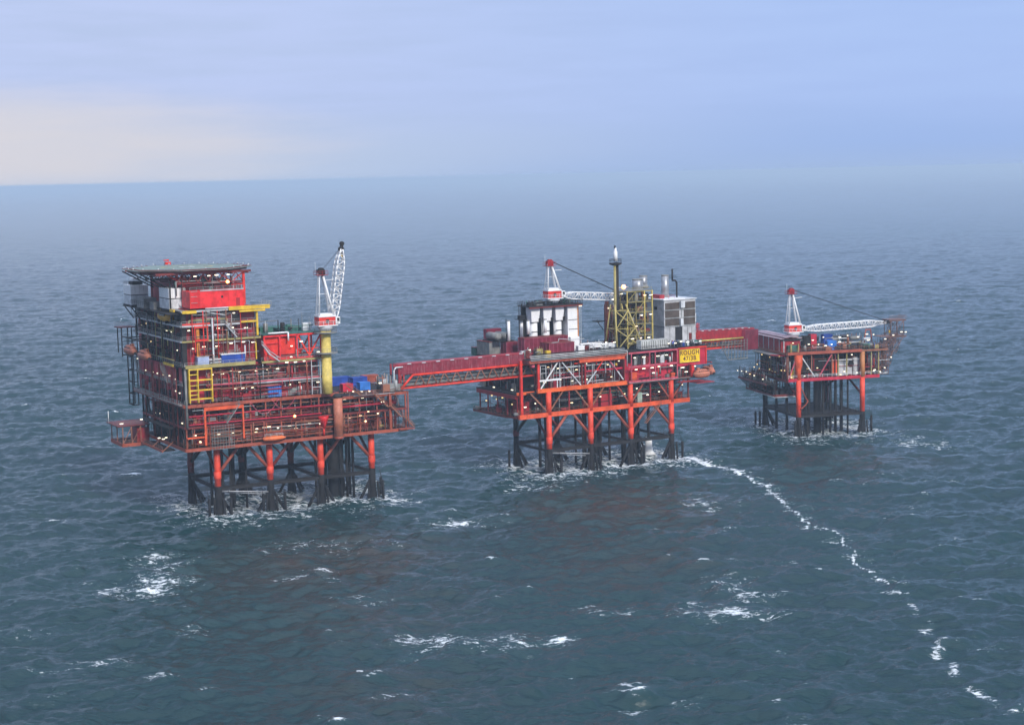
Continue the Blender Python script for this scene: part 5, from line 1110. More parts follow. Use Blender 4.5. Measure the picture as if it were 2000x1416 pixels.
for i in range(4):
    u = 2.6 + i * 4.55; v = 12.4
    if i < 3:
        T = Thing('M', 'absorber_vessel', '%s white column from the left, with a flared square head' % order[i], 'column', (u, v, 36), WG2)
        c = MB(); n = 4
        c.lathe((u, v, 0), [(1.35, 36), (1.35, 45.6)], 18); T.part('barrel', c, WHITE)
        hd = MB(); a, b = 1.35, 1.62
        hd.quad8([(u - a, v - a, 45.6), (u + a, v - a, 45.6), (u + a, v + a, 45.6), (u - a, v + a, 45.6), (u - b, v - b, 49), (u + b, v - b, 49), (u + b, v + b, 49), (u - b, v + b, 49)]); hd.box(u - b, u + b, v - b, v + b, 49, 50.4)
        T.part('flared_head', hd, WHITE)
    else:
        T = Thing('M', 'absorber_vessel', 'rightmost white column, straight, square and longest', 'column', (u, v, 36), WG2)
        T.part('barrel', MB().box(u - 1.7, u + 2.0, v - 1.8, v + 1.8, 36, 50.2), WHITE)
        T.part('lower_casing', MB().box(u - 1.5, u + 1.9, v - 3, v - 1.85, 35.4, 40.2), WHITE)
        T.part('orange_edge', MB().beam((u + 2.15, v - 1.9, 37), (u + 2.15, v - 1.9, 51), .25), paint('orange_paint', (0, 0, 0)))
        T.part('side_ladder', MB().beam((u + 3.1, v - 1.5, 37), (u + 3.1, v - 1.5, 50), .1).beam((u + 3.6, v - 1.5, 37), (u + 3.6, v - 1.5, 50), .1), OFFW)
    bd = MB()
    for z in (45.6, 42.6): bd.box(u - 1.45, u + (2.05 if i == 3 else 1.45), v - (1.86 if i == 3 else 1.45), v - 1.2, z - .1, z + .08)
    T.part('clamp_band', bd, DARK)
    if i < 3: T.part('valve_box', MB().box(u + 1.2, u + 1.9, v - 1.9, v - 1.4, 45.4, 46.8), DARK)
T = Thing('M', 'crane_deck', 'dark railed deck on top of the white columns carrying the crane', 'deck', (9, 12, 50.5))
T.part('deck_plate', MB().box(-.6, 19.6, 9.4, 16.5, 50.5, 50.9), DARK); T.part('gap_shade_backing', MB().box(0, 18, 15.4, 15.7, 36, 50.4), DARK); T.part('soffit_beam', MB().beam((-.6, 9.5, 50.3), (19.6, 9.5, 50.3), .3, .4), DKRED)  # added dark sheet behind the columns, standing in for shade in their gaps
T.part('railing', MB().rail([(-.6, 9.4, 50.9), (19.6, 9.4, 50.9), (19.6, 16.5, 50.9), (-.6, 16.5, 50.9), (-.6, 9.4, 50.9)], 1.2, 1.3, .1), DARK)
fr = MB()
for u in (.2, 4.9, 9.4, 14.0): fr.beam((u, 15, 36), (u, 15, 50.5), .4)
fr.beam((-1.2, 13, 36), (-1.2, 13, 51.5), .2); fr.beam((-2.2, 13, 36), (-2.2, 13, 51.5), .2)
T.part('support_column', fr, DARK)
T.part('side_landing', MB().box(-3.2, -.4, 11, 14, 46.6, 46.8).box(-2.8, -1, 11.4, 13, 46.8, 48), DARK); T.part('landing_railing', MB().rail([(-3.2, 14, 46.8), (-3.2, 11, 46.8), (-.4, 11, 46.8)]), DARK)
clutter(T, Face('front', 10), 0, 19, 50.9, 52.4, 0, 5, rnd, 2.6, [(DARK, 4), (GREEN, 2), (GREY, 1)])
lamps(T, [(18.6, 9, 47.6), (18.4, 9, 50)], 'a', rnd, LYEL)

# ---- low clutter between columns and vent tower
T = Thing('M', 'deck_piping', 'pale pipes, racks and small roofs lying between the white columns and the vent tower', 'pipework', (22, 5, 35.3))
clutter(T, Face('front', 0), 13, 28, 35.5, 38.4, 0, 14, rnd, 3.4, [(WHITE, 3), (GALV, 3), (GREY, 2), (DKRED, 2), (OFFW, 2), (DARK, 1)])
clutter(T, Face('front', 0), -7, 1, 35.5, 38.6, 0, 6, rnd, 3.0, [(OFFW, 2), (GREY, 3), (DARK, 3), (DKRED, 1), (OLIVEY, .6)])
T.part('yellow_tank', MB().box(-.6, 1.0, -.4, .8, 35.4, 37.6), YEL)
T.part('pipe_rack', MB().tube((17, 2, 37.3), (26, 2, 37.3), .3).tube((18, 3.2, 37.8), (27, 3.2, 37.8), .28).tube((16, 6, 38), (24, 6, 38), .3), WHITE)
lamps(T, row(Face('front', 0), -6, 27, 1, 38.2, 3.4, rnd, .5, .9), 'a', rnd, LWARM, .8)

# ---- vent stack on its yellow lattice legs
T = Thing('M', 'vent_stack', 'tall thin dark vent pipe rising beside a pale yellow riser from a braced yellow tower', 'stack', (30, 4, 35.3))
T.part('pipe', MB().tube((30.0, 5, 36), (30.0, 5, 63.6), .62, 12), DARK)
T.part('yellow_riser', MB().tube((28.7, 4.2, 36), (28.7, 4.2, 63), .42, 10), OLIVEY)
T.part('top_platform', MB().lathe((29.4, 4.8, 63), [(1.0, -.4), (2.0, 0), (2.0, .4)], 12), DARK); T.part('platform_railing', MB().rail([(29.4 + 1.95 * math.cos(t), 4.8 + 1.95 * math.sin(t), 63.4) for t in [math.pi / 4 * i for i in range(9)]], 1.2, 1.2, .1), DARK)
T.part('white_tip', MB().lathe((29.6, 5, 64), [(.7, 0), (.62, 3.0), (.4, 3.2), (.4, 4.2)], 12), WHITE); T.part('igniter', MB().tube((29.4, 5, 68), (29.4, 5, 68.9), .3, 6), DARK)
tw = MB(); apex = (29.6, 5, 50)
feet = [(27.6, 1.8, 35.6), (37.8, 1.8, 35.6), (37.8, 9, 35.6), (27.6, 9, 35.6)]; tops = [(28.4, 4, 50), (32.6, 4, 50), (32.6, 6.4, 50), (28.4, 6.4, 50)]
def lv(t): return [Vector(a).lerp(Vector(b), t) for a, b in zip(feet, tops)]
for a, b in zip(feet, tops): tw.tube(a, b, .24, 8)
for t0, t1 in ((0, .46), (.46, .86)):
    A, B = lv(t0), lv(t1)
    for i in range(4):
        j = (i + 1) % 4; tw.tube(B[i], B[j], .13, 6)
        if i == 0: tw.tube(A[i], B[j], .19, 6); tw.tube(A[j], B[i], .19, 6)
        elif i < 3: tw.tube(A[i], B[j], .1, 5)
T.part('lattice_tower', tw, paint('yellow_lattice_paint', (0.46, 0.38, 0.13), rust=.25))
T.part('guy_wire', MB().tube((31.4, 4.8, 63), (32.6, 5, 50), .05, 4), GREY)
T.part('flood_lamp', MB().hull((31.8, 3.6, 55.6), 'v', [(-.3, .5), (.3, .8)], 8), LORG)
T.part('lamp_arm', MB().beam((30, 4.6, 55.4), (33.6, 3.8, 55.6), .16), OFFW)

T = Thing('M', 'boiler_house', 'dark rust red tower block behind the vent stack, with a small side balcony', 'module', (32, 14, 35.3))
T.part('wall', MB().box(31.6, 34.6, 12.6, 15, 35.3, 49.4), DKRED); T.part('red_corner', MB().box(30.4, 31.5, 11.8, 12.8, 40, 50.6), BRNRED)
T.part('sloping_support', MB().beam((29.6, 12.4, 35.6), (31.6, 12.4, 42), .7), DKRED)
T.part('balcony', MB().box(27, 29.8, 12, 15, 44, 44.3), DARK); T.part('balcony_railing', MB().rail([(29.8, 12, 44.3), (27, 12, 44.3), (27, 15, 44.3)]), DARK); T.part('bracket', MB().beam((27.3, 12.4, 44), (29.8, 12.4, 41), .2), DARK)
clutter(T, Face('front', 9), 30, 38, 36, 52, 0, 3.6, rnd, 4.0, [(DARK, 4), (GREY, 2), (DKRED, 3), (OLIVEY, 1), (ORANGE, .5)])
lamps(T, [(31.5, 9.5, 51.4), (34.6, 9, 53), (36.6, 9, 52), (36.8, 9, 50.8), (36.6, 9, 47), (31, 11, 48.4), (37, 9, 43.6), (34.5, 9, 51.6)], 'a', rnd, LWARM, 1.0)

# ---- yellow framed process tower
T = Thing('M', 'process_tower', 'open tower of yellow steel frames full of pipes, lamps and walkways', 'tower', (38.5, 8, 35.3))
fr = MB(); us_ = (33.6, 37, 40.2, 43.2); vs_ = (4.5, 8.5, 12.5); zs_ = (35.5, 39.5, 43.2, 47, 50.4, 53.8)
for u in us_:
    for v in vs_: fr.beam((u, v, 35.4), (u, v, 53.8), .2)
for z in zs_[1:]:
    for v in vs_: fr.beam((33.6, v, z), (43.2, v, z), .2, .22)
    for u in us_: fr.beam((u, 4.5, z), (u, 12.5, z), .2, .22)
for i, (a, b) in enumerate(zip(zs_, zs_[1:])):
    u0 = us_[i % 2]; u1 = us_[i % 2 + 1]; fr.beam((u0, 4.5, a), (u1, 4.5, b), .16)
T.part('frame', fr, OLIVEY)
for u in (33.4, 40.3, 43.4): T.part('corner_post', MB().beam((u, 4.3, 35.4), (u, 4.3, 54), .24), PALEY)
for z in zs_[1:]: T.part('grating', MB().box(33.8, 43, 4.8, 12.3, z + .2, z + .28), GREY); T.part('railing', MB().rail([(33.6, 4.3, z + .2), (43.2, 4.3, z + .2)], w=.07), OLIVEY)
BRN = paint('brown_lagged_casing', (0.11, 0.065, 0.04), rust=.3)
for z in zs_[:-1]: clutter(T, Face('front', 4.6), 33.8, 43.2, z + .3, z + 3.6, .1, 5, rnd, 5.0, [(DARK, 4), (GREY, 2), (OLIVEY, 3), (DKRED, 3), (RUSTY, 3), (YEL, .6), (GALV, 1), (BRN, 3)])
T.part('inner_casing', MB().box(34.4, 42.6, 9, 12, 36, 52), BRN)
for i, z in enumerate((38.6, 42.4, 46.2, 49.8, 52.6)): lamps(T, [(p[0], p[1], p[2]) for p in row(Face('front', 4.2), 34, 43, 0, z, 3.0, rnd, .2, .95)], 'a', rnd, None, .9)
EG = 'grey exhaust stacks above the middle platform'
for (u, v, z0, z1, r, lab) in ((41.2, 9.4, 53, 57.4, 1.75, 'wide short grey stack on the yellow tower, leftmost of the three'), (45.8, 12.6, 54, 58.2, 1.35, 'pale grey stack in the middle of the three, partly behind the yellow tower'), (54.2, 12, 50, 58.0, 1.25, 'tall pale grey stack standing on the big grey box, rightmost of the three')):
    T = Thing('M', 'exhaust_stack', lab, 'stack', (u, v, z0), EG)
    T.part('flue', MB().tube((u, v, z0), (u, v, z1), r, 20), SILVER); T.part('rim', MB().lathe((u, v, z1), [(r, -.25), (r * 1.06, -.2), (r * 1.06, .1), (r * .9, .12), (r * .88, -.6)], 20), GREY)
    T.part('base_collar', MB().lathe((u, v, z0), [(r * 1.3, 0), (r * 1.3, .8), (r, 1.3)], 16), GREY)
T = Thing('M', 'elbow_pipe', 'dark bent vent pipe beside the rightmost grey stack', 'pipe', (56, 11, 50)); T.part('pipe', MB().path([(57.9, 10.5, 50), (57.9, 10.5, 55.4), (57.3, 10.5, 56.2), (56.2, 10.6, 56.2), (56.2, 10.6, 60)], .3, 8), DARK)

# ---- grey turbine house
T = Thing('M', 'turbine_house', 'big pale grey box with rows of brown louvre panels on its front', 'module', (54, 10, 37))
T.part('cladding', MB().box(48.0, 60.8, 4.2, 15, 36.4, 50.2), LGREY)
for a, b in ((48.4, 54.0), (56.0, 60.5)):
    for z0, z1 in ((47.2, 49.4), (44.5, 46.8), (41.9, 44.1)): T.part('louvre_panel', MB().box(a, b, 4.0, 4.18, z0, z1), BROWNL)
bd = MB()
for z in (47.0, 44.3, 41.6): bd.beam((48, 4.05, z), (60.8, 4.05, z), .15, .2)
bd.beam((55, 4, 41.6), (55, 4, 50), .3); T.part('seam_strip', bd, GALV)
T.part('cladding_seams', MB().beam((50.2, 4.14, 36.6), (50.2, 4.14, 41.4), .1).beam((57.4, 4.14, 36.6), (57.4, 4.14, 41.4), .1).beam((59.2, 4.14, 36.6), (59.2, 4.14, 41.4), .1), GREY)
T.part('door', MB().box(58, 59, 4.02, 4.18, 36.8, 39), DKRED)
T.part('side_grille', MB().box(47.85, 47.98, 8, 9.5, 47, 48), DARK); T.part('side_seam', MB().beam((47.95, 4.3, 41.6), (47.95, 15, 41.6), .12, .12), DARK)
T.part('roof_sheet', MB().box(47.6, 56.4, 3.8, 15.2, 50.25, 50.6), WHITE); T.part('roof_sheet', MB().box(56.4, 61.2, 3.9, 15.2, 50.25, 50.5), OFFW)
T.part('roof_plant', MB().box(49, 51, 8, 13, 50.6, 51.8), MAROON); T.part('roof_plant', MB().rail([(48, 5, 50.6), (53, 5, 50.6)], 1.2), PINK)
T.part('duct', MB().box(54.2, 55.8, 3.2, 4.0, 47.6, 49.8), OFFW); T.part('duct', MB().box(54.1, 55.1, 3.3, 4.0, 41.6, 44.0), OFFW)
T.part('lower_opening', MB().box(52.4, 55.2, 4.0, 4.18, 37, 41.3), DARK)
T.part('side_cabinet', MB().box(61.0, 62.4, 6, 9, 42.4, 45.2), OFFW)
T.part('ladder_cage', MB().lattice((61.6, 4.4, 36), (61.6, 4.4, 42), .9, .9, 6, .08), RED)
T = Thing('M', 'white_container', 'white ribbed cargo container at the deck edge in front of the yellow tower', 'container', (40, 0, 35.3))
T.part('shell', MB().box(35.2, 46.0, -.6, 2, 35.5, 38.3), WHITER); g = MB()
for i in range(12): g.beam((35.6 + i * .9, -.64, 35.8), (35.6 + i * .9, -.64, 38.0), .16)
T.part('ribs', g, GREY)
T = Thing('M', 'roof_edge_equipment', 'dark blue and grey racks with lamps along the edge above the yellow sign', 'equipment', (54, 1, 35.3))
clutter(T, Face('front', -.4), 46.5, 61.5, 35.3, 37.2, 0, 4, rnd, 3.4, [(DARK, 3), (BLUE, .8), (GREY, 3), (GREEN, 1), (OFFW, 1), (MAROON, 1)])
T.part('railing', MB().rail([(29.9, -.8, 35.3), (61.8, -.8, 35.3), (61.8, 30, 35.3)]), DARK)
lamps(T, row(Face('front', -.8), 46, 61, 0, 36.9, 2.5, rnd, .3, .95), 'a', rnd, LWARM)

# ---- silver water discharge under the deck, falling to the sea
T = Thing('M', 'discharge_pipe', 'pale outfall pipe pouring white water beside the rightmost jacket leg', 'outfall', (44, 10, 0))
T.part('pipe', MB().tube((43.8, 8, 5), (43.8, 8, 17), .5, 10), DARK)
wf = MB().lathe((43.8, 8, 0), [(2.6, -.5), (1.5, .5), (1.2, 2), (1.1, 5.2)], 14); T.part('falling_water', wf, paint('white_water', (0.88, 0.9, 0.9), rust=0, streak=0, rough=.8))
# ============================================================ farthest platform (wellhead), right in the picture
rnd = random.Random(5)
cond = [(4.2, 3, .35), (6.0, 5, .7), (10.5, 7, 1.45), (11, 3.5, .4), (14.5, 5, .42), (17, 6, .5), (19.5, 6.5, .6), (20.8, 4, .35), (8, 12, .4), (13, 13, .4), (0, 19, .5), (0, 10, .5), (15.4, 10, .4), (18, 12, .4)]
jacket('R', 'four legged jacket with two bright orange red front legs under the farthest platform', [0, 24.5], [0, 29], 18.6, JG, 5.8, 8, cond, rl=.9, walk_z=5.6, kz=12, plate=True, slope=False, kfront=False, fenders=[(-3, 27, 1), (-4.5, 27.5, 1), (2.4, -2, 2), (-2.2, -2, 2), (27.5, -1, 1), (28.8, 1.5, -1)])
T = Thing('R', 'wellhead_deck', 'open trussed deck of the farthest platform with a crimson bottom girder and grey wall panels', 'platform deck', (13, 13, 19))
F = Face('front', -.4); FL = Face('left', -4); FR = Face('right', 32)
T.part('deck_plate', MB().box(-4, 31, 0, 31, 18.2, 18.5), DARK); T.part('top_plate', MB().box(-4.4, 34, -.4, 33, 27.6, 27.9), DARK)
T.part('bottom_girder', MB().beam((-4, -.2, 18.6), (31, -.2, 18.6), .5, 1.1), MAGENTA); T.part('bottom_girder', MB().beam((-4.2, .2, 18.3), (-4.2, 31, 18.3), .4, .9).beam((31, .2, 18.4), (31, 31, 18.4), .4, .9), DKRED)
T.part('top_girder', MB().beam((-4.4, -.6, 28.0), (24, -.6, 28.0), .5, 1.0), BRNRED); T.part('top_girder', MB().beam((24, -.6, 27.9), (34, -.6, 27.9), .4, .7).beam((-4.5, -.2, 27.9), (-4.5, 33, 27.9), .4, .8).beam((34.1, -.2, 27.9), (34.1, 33, 27.9), .4, .8), RUSTY)
T.part('tapered_leg_top', MB().lathe((0, .2, 0), [(.95, 18.4), (.95, 22), (1.45, 24.2), (1.55, 27.4)], 14), ORED); T.part('leg_top', MB().tube((24.5, 0, 18.4), (24.5, 0, 27.5), .9, 12), paint('tan_orange_paint', (0.55, 0.22, 0.08), rust=.35))
for p, q, m in (((-.6, 0, 27), (-3.6, 0, 19.4), PINK), ((1, 0, 27), (6.2, 0, 19.4), OFFW), ((7.8, 0, 19.4), (12.6, 0, 27), PINK), ((14, 0, 19.4), (14, 0, 27), DKRED)): T.part('diagonal_brace', MB().beam(p, q, .35), m)
for u in (-4, 5, 12.8, 15.2, 18.5, 28, 30.8): T.part('column', MB().beam((u, .1, 18.9), (u, .1, 27.5), .35), RUSTY if u < 13 else OLIVEY)
T.part('grey_panel', MB().box(15.6, 21.2, 1.4, 1.6, 19.2, 25.0), LGREY); T.part('grey_panel', MB().box(21.6, 25.6, 1.4, 1.6, 19.2, 25.4), LGREY)
T.part('orange_cabinet', MB().box(13.2, 15.0, .4, 1.8, 20.2, 25), ORED); T.part('dark_hole', MB().hull((20.6, 1.2, 23.2), 'v', [(-.1, 1.1), (.15, 1.1)], 12), DARK)
T.part('yellow_cabinet', MB().box(-2.6, -.9, 1, 2.4, 19, 22), YEL)
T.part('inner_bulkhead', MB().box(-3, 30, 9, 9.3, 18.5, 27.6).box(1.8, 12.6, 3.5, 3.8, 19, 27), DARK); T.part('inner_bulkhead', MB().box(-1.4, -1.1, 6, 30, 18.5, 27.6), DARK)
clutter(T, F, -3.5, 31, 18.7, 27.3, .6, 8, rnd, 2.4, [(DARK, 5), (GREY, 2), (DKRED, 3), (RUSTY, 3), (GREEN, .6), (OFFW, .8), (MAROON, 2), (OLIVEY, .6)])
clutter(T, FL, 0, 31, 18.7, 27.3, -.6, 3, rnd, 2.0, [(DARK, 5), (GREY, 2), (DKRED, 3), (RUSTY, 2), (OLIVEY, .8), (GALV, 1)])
clutter(T, FR, 0, 30, 18.7, 27.3, .5, 4, rnd, 1.2, [(RUSTY, 4), (DKRED, 3), (GREY, 2)])
T.part('railing', MB().rail([(-4, -.5, 19.2), (31, -.5, 19.2), (31, 30, 19.2)], w=.1), OFFW); T.part('railing', MB().rail([(-4.5, -.7, 28.5), (34, -.7, 28.5), (34, 33, 28.5)], w=.08).rail([(-4.6, 0, 28.4), (-4.6, 33, 28.4)], w=.08), RUSTY)
lamps(T, row(F, -3, 30, 1.0, 22, 3.6, rnd, 2.4, .9) + row(F, 8, 30, .4, 26.4, 5, rnd, .6, .8) + row(F, -3, 30, 0, 20, 6, rnd, .4), 'a', rnd, None, .65)
lamps(T, row(FL, 1, 30, 0, 21, 2.8, rnd, .9, .95) + row(FL, 1, 30, 0, 25.6, 8, rnd, .9), 'v', rnd, LYEL, .6)

T = Thing('R', 'lower_gallery', 'dark curved lower gallery hanging under the left side of the farthest platform', 'gallery', (-4, 14, 13))
T.part('deck_plate', MB().box(-7, 3.4, 5, 30, 12.6, 12.9).box(-9.6, -4.4, 6, 31, 16.6, 16.9), DARK)
T.part('edge_girder', MB().beam((-7, 5, 12.8), (3.4, 5, 12.8), .3, .7).beam((-7.1, 5.2, 12.8), (-7.1, 30, 12.8), .3, .7).beam((-9.7, 6, 16.8), (-9.7, 31, 16.8), .3, .7), DKRED); T.part('pale_pipe', MB().tube((-7, 4.8, 12.2), (3, 4.8, 12.2), .2).tube((-7.2, 5, 12.4), (-7.2, 22, 12.3), .16), LGREY)
def hg(p, q, w): T.part('hanger', MB().beam(p, q, w), DARK)
for u in (-6.8, -2, 3.2): hg((u, 5.2, 13), (u, 5.2, 18.4), .3)
for v in (11, 18, 25, 30): hg((-6.9, v, 13), (-6.9, v, 18.4), .3); hg((-9.4, v, 16.7), (-4.4, v, 13.6), .2); hg((-9.6, v, 16.9), (-9.6, v, 21), .25)
for i in range(6): hg((-9.4 + i * .1, 31 - i, 16.5), (-5.5, 31 - i * 1.4, 12.9), .16)
clutter(T, Face('front', 5.2), -6.6, 3.2, 12.9, 18, .1, 5, rnd, 3, [(DARK, 5), (GREY, 2), (DKRED, 2), (OFFW, .6)]); clutter(T, Face('left', -9.4), 7, 32, 16.9, 20.4, .3, 4, rnd, 2.4, [(DARK, 5), (GREY, 2), (GALV, 1), (DKRED, 2), (RUSTY, 1)]); clutter(T, Face('left', -7), 6, 30, 12.9, 16.4, .3, 3, rnd, 1.6, [(DARK, 5), (GREY, 1), (DKRED, 2)])
T.part('railing', MB().rail([(-9.8, 31, 17.1), (-9.8, 6, 17.1), (-4.4, 6, 17.1)]), GREY)
lamps(T, row(Face('left', -9.6), 7, 32, 0, 18.8, 3.4, rnd, .8, .9) + [(-4, 5, 15.6)], 'v', rnd, None, .65)
T.part('hose_loop', MB().path([(1.2, 3, 18), (3.2, 1, 12), (3.6, 0, 11), (2.6, -.6, 10), (1.2, -1, 9), (.2, -1.2, 8.4)], .22, 6), BRNRED)

T = Thing('R', 'wellhead_cabin', 'long maroon cabin with a pale curved roof at the left of the farthest platform', 'cabin', (-1, 20, 28))
T.part('wall', MB().box(-4, 3.2, 5.5, 32, 28, 32.6), MAROON); rfm = MB()
for i in range(5):
    a = -4.8 + i * 1.7; h = [0, .45, .6, .45, 0][i]; rfm.box(a, a + 1.7, 5, 32.6, 32.7 + h, 32.9 + h)
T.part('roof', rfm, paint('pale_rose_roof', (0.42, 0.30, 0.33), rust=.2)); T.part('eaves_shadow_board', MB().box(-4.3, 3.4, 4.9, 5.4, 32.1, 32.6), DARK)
g = MB()
for i in range(6): g.beam((-4.1, 7 + i * 4.6, 28.1), (-4.1, 7 + i * 4.6, 32.5), .3)
g.beam((-3.2, 5.2, 28), (-3.2, 5.2, 32.5), .3); T.part('post', g, OFFW)
T.part('side_canopy', MB().box(-8, -4.3, 6, 22, 27.0, 27.3), GREY); T.part('canopy_edge', MB().beam((-8, 6, 27.2), (-4.4, 1.4, 27.2), .5, .3), MAGENTA)
lamps(T, [(2.2, 5, 31.4), (-1.6, 1, 31.6)], 'a', rnd, LYEL)
T = Thing('R', 'deck_clutter', 'crowd of small pumps, pipes and lamps on the top deck of the farthest platform', 'equipment', (18, 8, 28.2))
clutter(T, Face('front', 0), 3, 33, 28.2, 30.2, 0, 12, rnd, 2.4, [(GREY, 3), (RUSTY, 3), (DARK, 3), (OFFW, 2), (OLIVEY, 1), (GREEN, .7), (BLUE, .4), (BRNRED, 2)])
clutter(T, Face('front', 6), 14, 33, 30, 32.4, 0, 14, rnd, 1.6, [(GREY, 3), (RUSTY, 3), (DARK, 2), (OFFW, 2)])
T.part('green_frame', MB().box(-2, 1.8, 4, 7, 28.2, 30.4), GREEN); T.part('yellow_frame', MB().beam((-1.2, 3.6, 28), (-1.2, 3.6, 31), .5).beam((1.6, 3.6, 28), (1.6, 3.6, 31), .4), OLIVEY)
lamps(T, row(Face('front', 0), 2, 34, .5, 30.6, 2.9, rnd, .8, .9) + row(Face('front', 8), 8, 34, .5, 32.2, 3.2, rnd, .8, .9), 'a', rnd, LWARM, .7)
CG2 = 'cargo boxes on the farthest platform'
container('R', 'cargo_container', 'royal blue container, nearer of the two blue ones under the crane boom', 12.6, 3, 28.3, 3.4, 2.4, 3.2, LBLUE, 0, CG2)
container('R', 'cargo_container', 'darker blue container behind, under the middle of the crane boom', 15.4, 12, 28.3, 3.4, 2.4, 4.6, BLUE, 0, CG2)
container('R', 'cargo_container', 'crimson container just right of the crane base', 9.0, 9, 28.3, 2.2, 2.4, 5.2, MAGENTA, 0, CG2)
container('R', 'cargo_container', 'black container between crane base and crimson container', 5.8, 8.2, 28.3, 2.8, 2.4, 4.8, DARK, 0, CG2)

ROSE = paint('rusty_rose_steel', (0.19, 0.105, 0.09), rust=.35)
T = Thing('R', 'flare_gantry', 'rusty brown lattice gantry with a railed top at the right end of the farthest platform', 'gantry', (34, 6, 20)); T.warp = lambda x: x if x < 33 else 33 + (x - 33) * .70
g = MB()
g.lattice((33.4, 2.5, 19), (33.4, 2.5, 28), 4.4, 4.4, 6, .16); g.lattice((36.4, 5, 21.5), (38.4, 5, 31.6), 3.4, 4.4, 6, .14); g.lattice((40, 5, 26), (43, 5, 31.6), 2.4, 3.8, 4, .12); g.lattice((33, 4, 28), (45, 6, 31.6), 2.2, 2.0, 9, .12)
for u in (39, 46):
    for v in (3, 8): g.tube((u, v, 31.8), (u, v, 37.6), .17, 6)
for v in (3, 8): g.tube((39, v, 31.8), (46, v, 37.6), .1, 5); g.tube((46, v, 31.8), (39, v, 37.6), .1, 5); g.tube((39, v, 31.8), (42.5, v, 34.7), .1, 5); g.beam((38, v, 37.6), (47.2, v, 37.6), .3, .4); g.beam((37, v, 31.8), (47.4, v, 31.8), .3, .4); g.tube((42.5, v, 31.8), (42.5, v, 37.6), .12, 5)
for u in (39, 42.5, 46): g.tube((u, 3, 31.8), (u, 8, 37.6), .1, 5); g.tube((u, 8, 31.8), (u, 3, 37.6), .1, 5)
for a, b in (((46, 3, 31.6), (35, 3, 22)), ((46, 8, 31.6), (35, 8, 22)), ((39, 3, 31.6), (34, 3, 27)), ((42, 3, 31.6), (36, 3, 19.4)), ((39, 3, 31.6), (39, 3, 25)), ((37, 3, 23.5), (42.4, 3, 28.4))): g.tube(a, b, .14, 6)
for i in range(6): g.tube((35 + i * 1.6, 3, 31.6), (34.6 + i * 1.8, 3, 22.4 + i * 1.5), .09, 5); g.tube((35 + i * 1.6, 8, 31.6), (35.4 + i * 1.6, 8, 22.8 + i * 1.4), .09, 5)
T.part('lattice', g, ROSE)
T.part('top_platform', MB().box(38, 47.4, 2.6, 8.4, 37.8, 37.95), ROSE); T.part('lower_platform', MB().box(33, 47.6, 2.6, 8.4, 32.0, 32.15), ROSE); T.part('railing', MB().rail([(38, 2.6, 38), (47.4, 2.6, 38), (47.4, 8.4, 38)], 1.3, 1.2, .1).rail([(34, 2.6, 32.2), (47.6, 2.6, 32.2), (47.6, 8.4, 32.2)]), ROSE)
T.part('boom_rest', MB().beam((29.8, 9.4, 28), (30.6, 9.4, 34.4), .3).beam((33.4, 9.4, 28), (32.4, 9.4, 34.4), .3).beam((30, 9.4, 31), (33, 9.4, 31), .25).beam((30.4, 9.4, 34.2), (32.6, 9.4, 34.2), .35), BRNRED)
T.part('lower_walkway', MB().beam((30.8, 1, 24), (36.5, 1, 24), .3, .3).beam((31, 1, 19.4), (36.2, 1, 19.4), .3, .5), OFFW)
T.part('hanging_cable', MB().tube((43.4, 3, 31.6), (43.2, 3, 22), .05, 4).tube((44.8, 3, 31.6), (43.6, 3, 25), .05, 4), CABLE)
clutter(T, Face('front', 1), 31, 36, 19.6, 27, 0, 4, rnd, 3, [(RUSTY, 4), (BRNRED, 2), (GREY, 2)])
lamps(T, [(34.4, 1, 31.4), (36.6, 2, 32.6), (39.8, 2.3, 32.5), (42.6, 2.3, 33), (46.8, 2.3, 33.4), (44.4, 2.3, 33.5), (33.8, .8, 21.2), (38.8, 2.5, 24.6), (31.4, 0, 20), (35.8, 1, 22.6)], 'a', rnd, LWARM, .8)

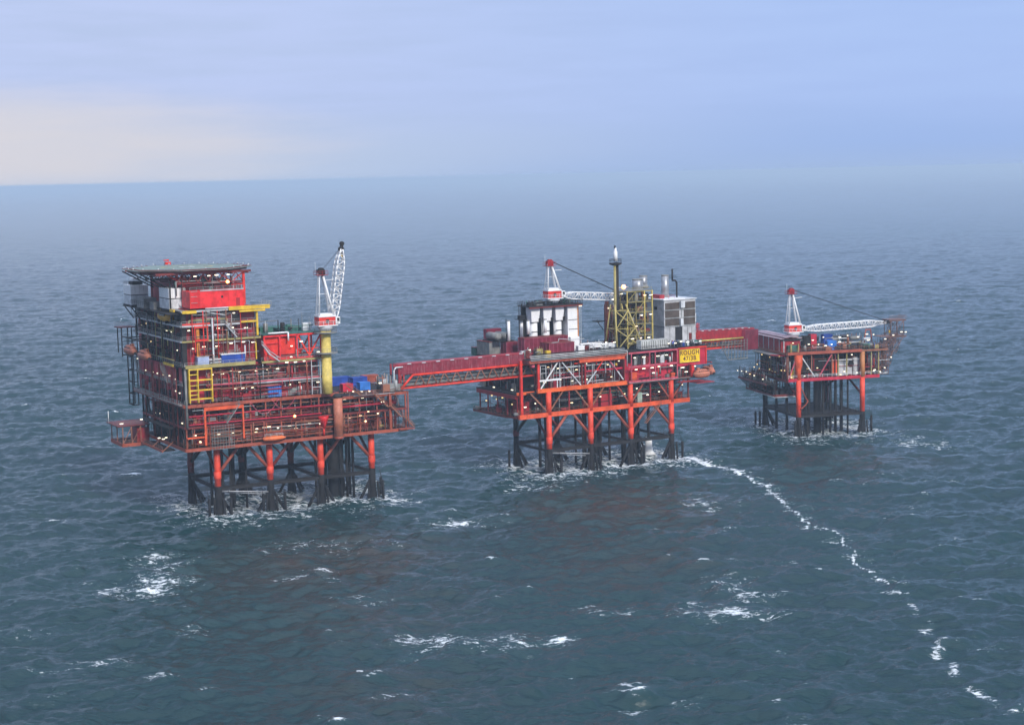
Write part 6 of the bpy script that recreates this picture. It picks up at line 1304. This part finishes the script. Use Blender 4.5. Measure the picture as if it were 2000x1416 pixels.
# ============================================================ footbridges between the platforms
def w2(rig, u, v):
    (ox, oy), a = RIGS[rig]; a = R(a); return Vector((ox + u * math.cos(a) - v * math.sin(a), oy + u * math.sin(a) + v * math.cos(a), 0))
def bridge(label, A, B, zt, zl, zc, zb, wdt, clad, group, extra, tilt=0.0):
    """Built along local x from A to B: cladding zt..zl, top chord zc, bottom chord zb."""
    d = B - A; L = d.length; rz = math.atan2(d.y, d.x)
    T = Thing('W', 'footbridge', label, 'bridge', (A.x, A.y, zb), group, rz); z = lambda q: q - zb
    T.part('cladding', MB().box(0, L, .15, wdt - .15, z(zl), z(zt)), clad, loc=True)
    T.part('roof_sheet', MB().box(-.1, L + .1, 0, wdt, z(zt) + .01, z(zt) + .16), MAROON, loc=True)
    g = MB()
    for v in (-.1, wdt + .1):
        g.tube((4.2, v, z(zc)), (L, v, z(zc)), .36, 8); g.tube((.2, v, z(zb)), (4.2, v, z(zc)), .34, 8); g.tube((0, v, z(zb)), (L, v, z(zb)), .3, 8)
    T.part('chord', g, paint('vivid_orange_red_paint', (0, 0, 0)), loc=True)
    n = int(L / 4.2); t = MB()
    for v in (-.1, wdt + .1):
        for i in range(1, n):
            a, b = L * i / n, L * (i + 1) / n; t.tube((a, v, z(zb)), ((a + b) / 2, v, z(zc)), .17, 6); t.tube((b, v, z(zb)), ((a + b) / 2, v, z(zc)), .17, 6)
    for i in range(n + 1): t.beam((L * i / n, 0, z(zb)), (L * i / n, wdt, z(zb)), .25)
    T.part('web_brace', t, RUSTY, loc=True)
    p = MB()
    for k, v in enumerate((.6, 1.5, 2.5, 3.6)): p.tube((-2, v, z(zb) + .8 + .3 * (k % 2)), (L + 2, v, z(zb) + .8 + .3 * (k % 2)), .24, 7); p.tube((-1, v, z(zb) + 2.0 + .3 * (k % 2)), (L, v, z(zb) + 2.0 + .3 * (k % 2)), .16, 6)
    T.part('carried_pipes', p, GREY, loc=True)
    for k in range(int(L / 5)): T.part('roof_lamp', MB().box(2.5 + k * 5, 3.8 + k * 5, -.15, .15, z(zt) + .05, z(zt) + .3), OFFW, loc=True)
    extra(T, L, z); T.o.matrix_world = T.o.matrix_world @ Matrix.Rotation(tilt, 4, 'Y'); return T
FG = 'covered footbridges between the platforms'
def ex1(T, L, z):
    T.part('stain_streaks', MB(), WHITE)
    T.part('end_portal', MB().beam((-.6, -.2, z(30)), (-.6, -.2, z(37.0)), .45).beam((-.6, 4.6, z(30)), (-.6, 4.6, z(37.0)), .45).beam((-2.6, -.2, z(36.9)), (.2, -.2, z(36.9)), .4), MAROON, loc=True)
    T.part('white_pipe', MB().path([(-4.6, -.6, z(31.4)), (-2.6, -.6, z(31.4)), (-2.4, -.6, z(35.6)), (-1.8, -.6, z(36.4)), (.6, -.6, z(36.4))], .2, 8), OFFW, loc=True)
    T.part('end_gap_pipes', MB().tube((.4, .4, z(31.4)), (.4, .4, z(34.2)), .15).tube((1.4, .4, z(31.0)), (1.4, .4, z(34.2)), .15), RED, loc=True)
bridge('long footbridge, streaked crimson cladding over an orange red truss, at the tall platform', w2('L', 58.4, 3), w2('M', -3.4, 3), 36.9, 34.0, 33.6, 29.9, 4.4, BRIDGEC, FG, ex1)
def ex2(T, L, z):
    T.part('yellow_pipe', MB().tube((-1, -.7, z(35.6)), (L * .78, -.7, z(35.6)), .26, 8), PALEY, loc=True)
    T.part('end_block', MB().box(L - 10, L + .6, -1.2, 4.8, z(31.2), z(38.3)), PLUM, loc=True)
    rk = MB()
    for i in range(9): rk.beam((L * .42 + i * 2.4, -1.4, z(31.5 - min(i, 3) * 1.0)), (L * .42 + i * 2.4, -1.4, z(35.2)), .2)
    for k in range(4): rk.beam((L * .42, -1.4, z(34.6 - k * .9)), (L * .42 + 19, -1.4, z(34.6 - k * .9)), .12)
    rk.beam((L * .52, -1.4, z(28.4)), (L * .52 + 15, -1.4, z(28.4)), .3); rk.beam((L * .52, -1.4, z(28.4)), (L * .42, -1.4, z(33)), .2)
    T.part('hanging_rack', rk, GREY, loc=True)
bridge('shorter bright red footbridge above a yellow pipe, reaching the farthest platform', w2('M', 61.6, 8), w2('R', -9.5, 16.5), 38.7, 35.9, 35.2, 32.6, 4.2, paint('red_ribbed_bridge_cladding', (0.5, 0.02, 0.03), rust=.1, ribs=('X', 1.3)), FG, ex2, R(3.2))
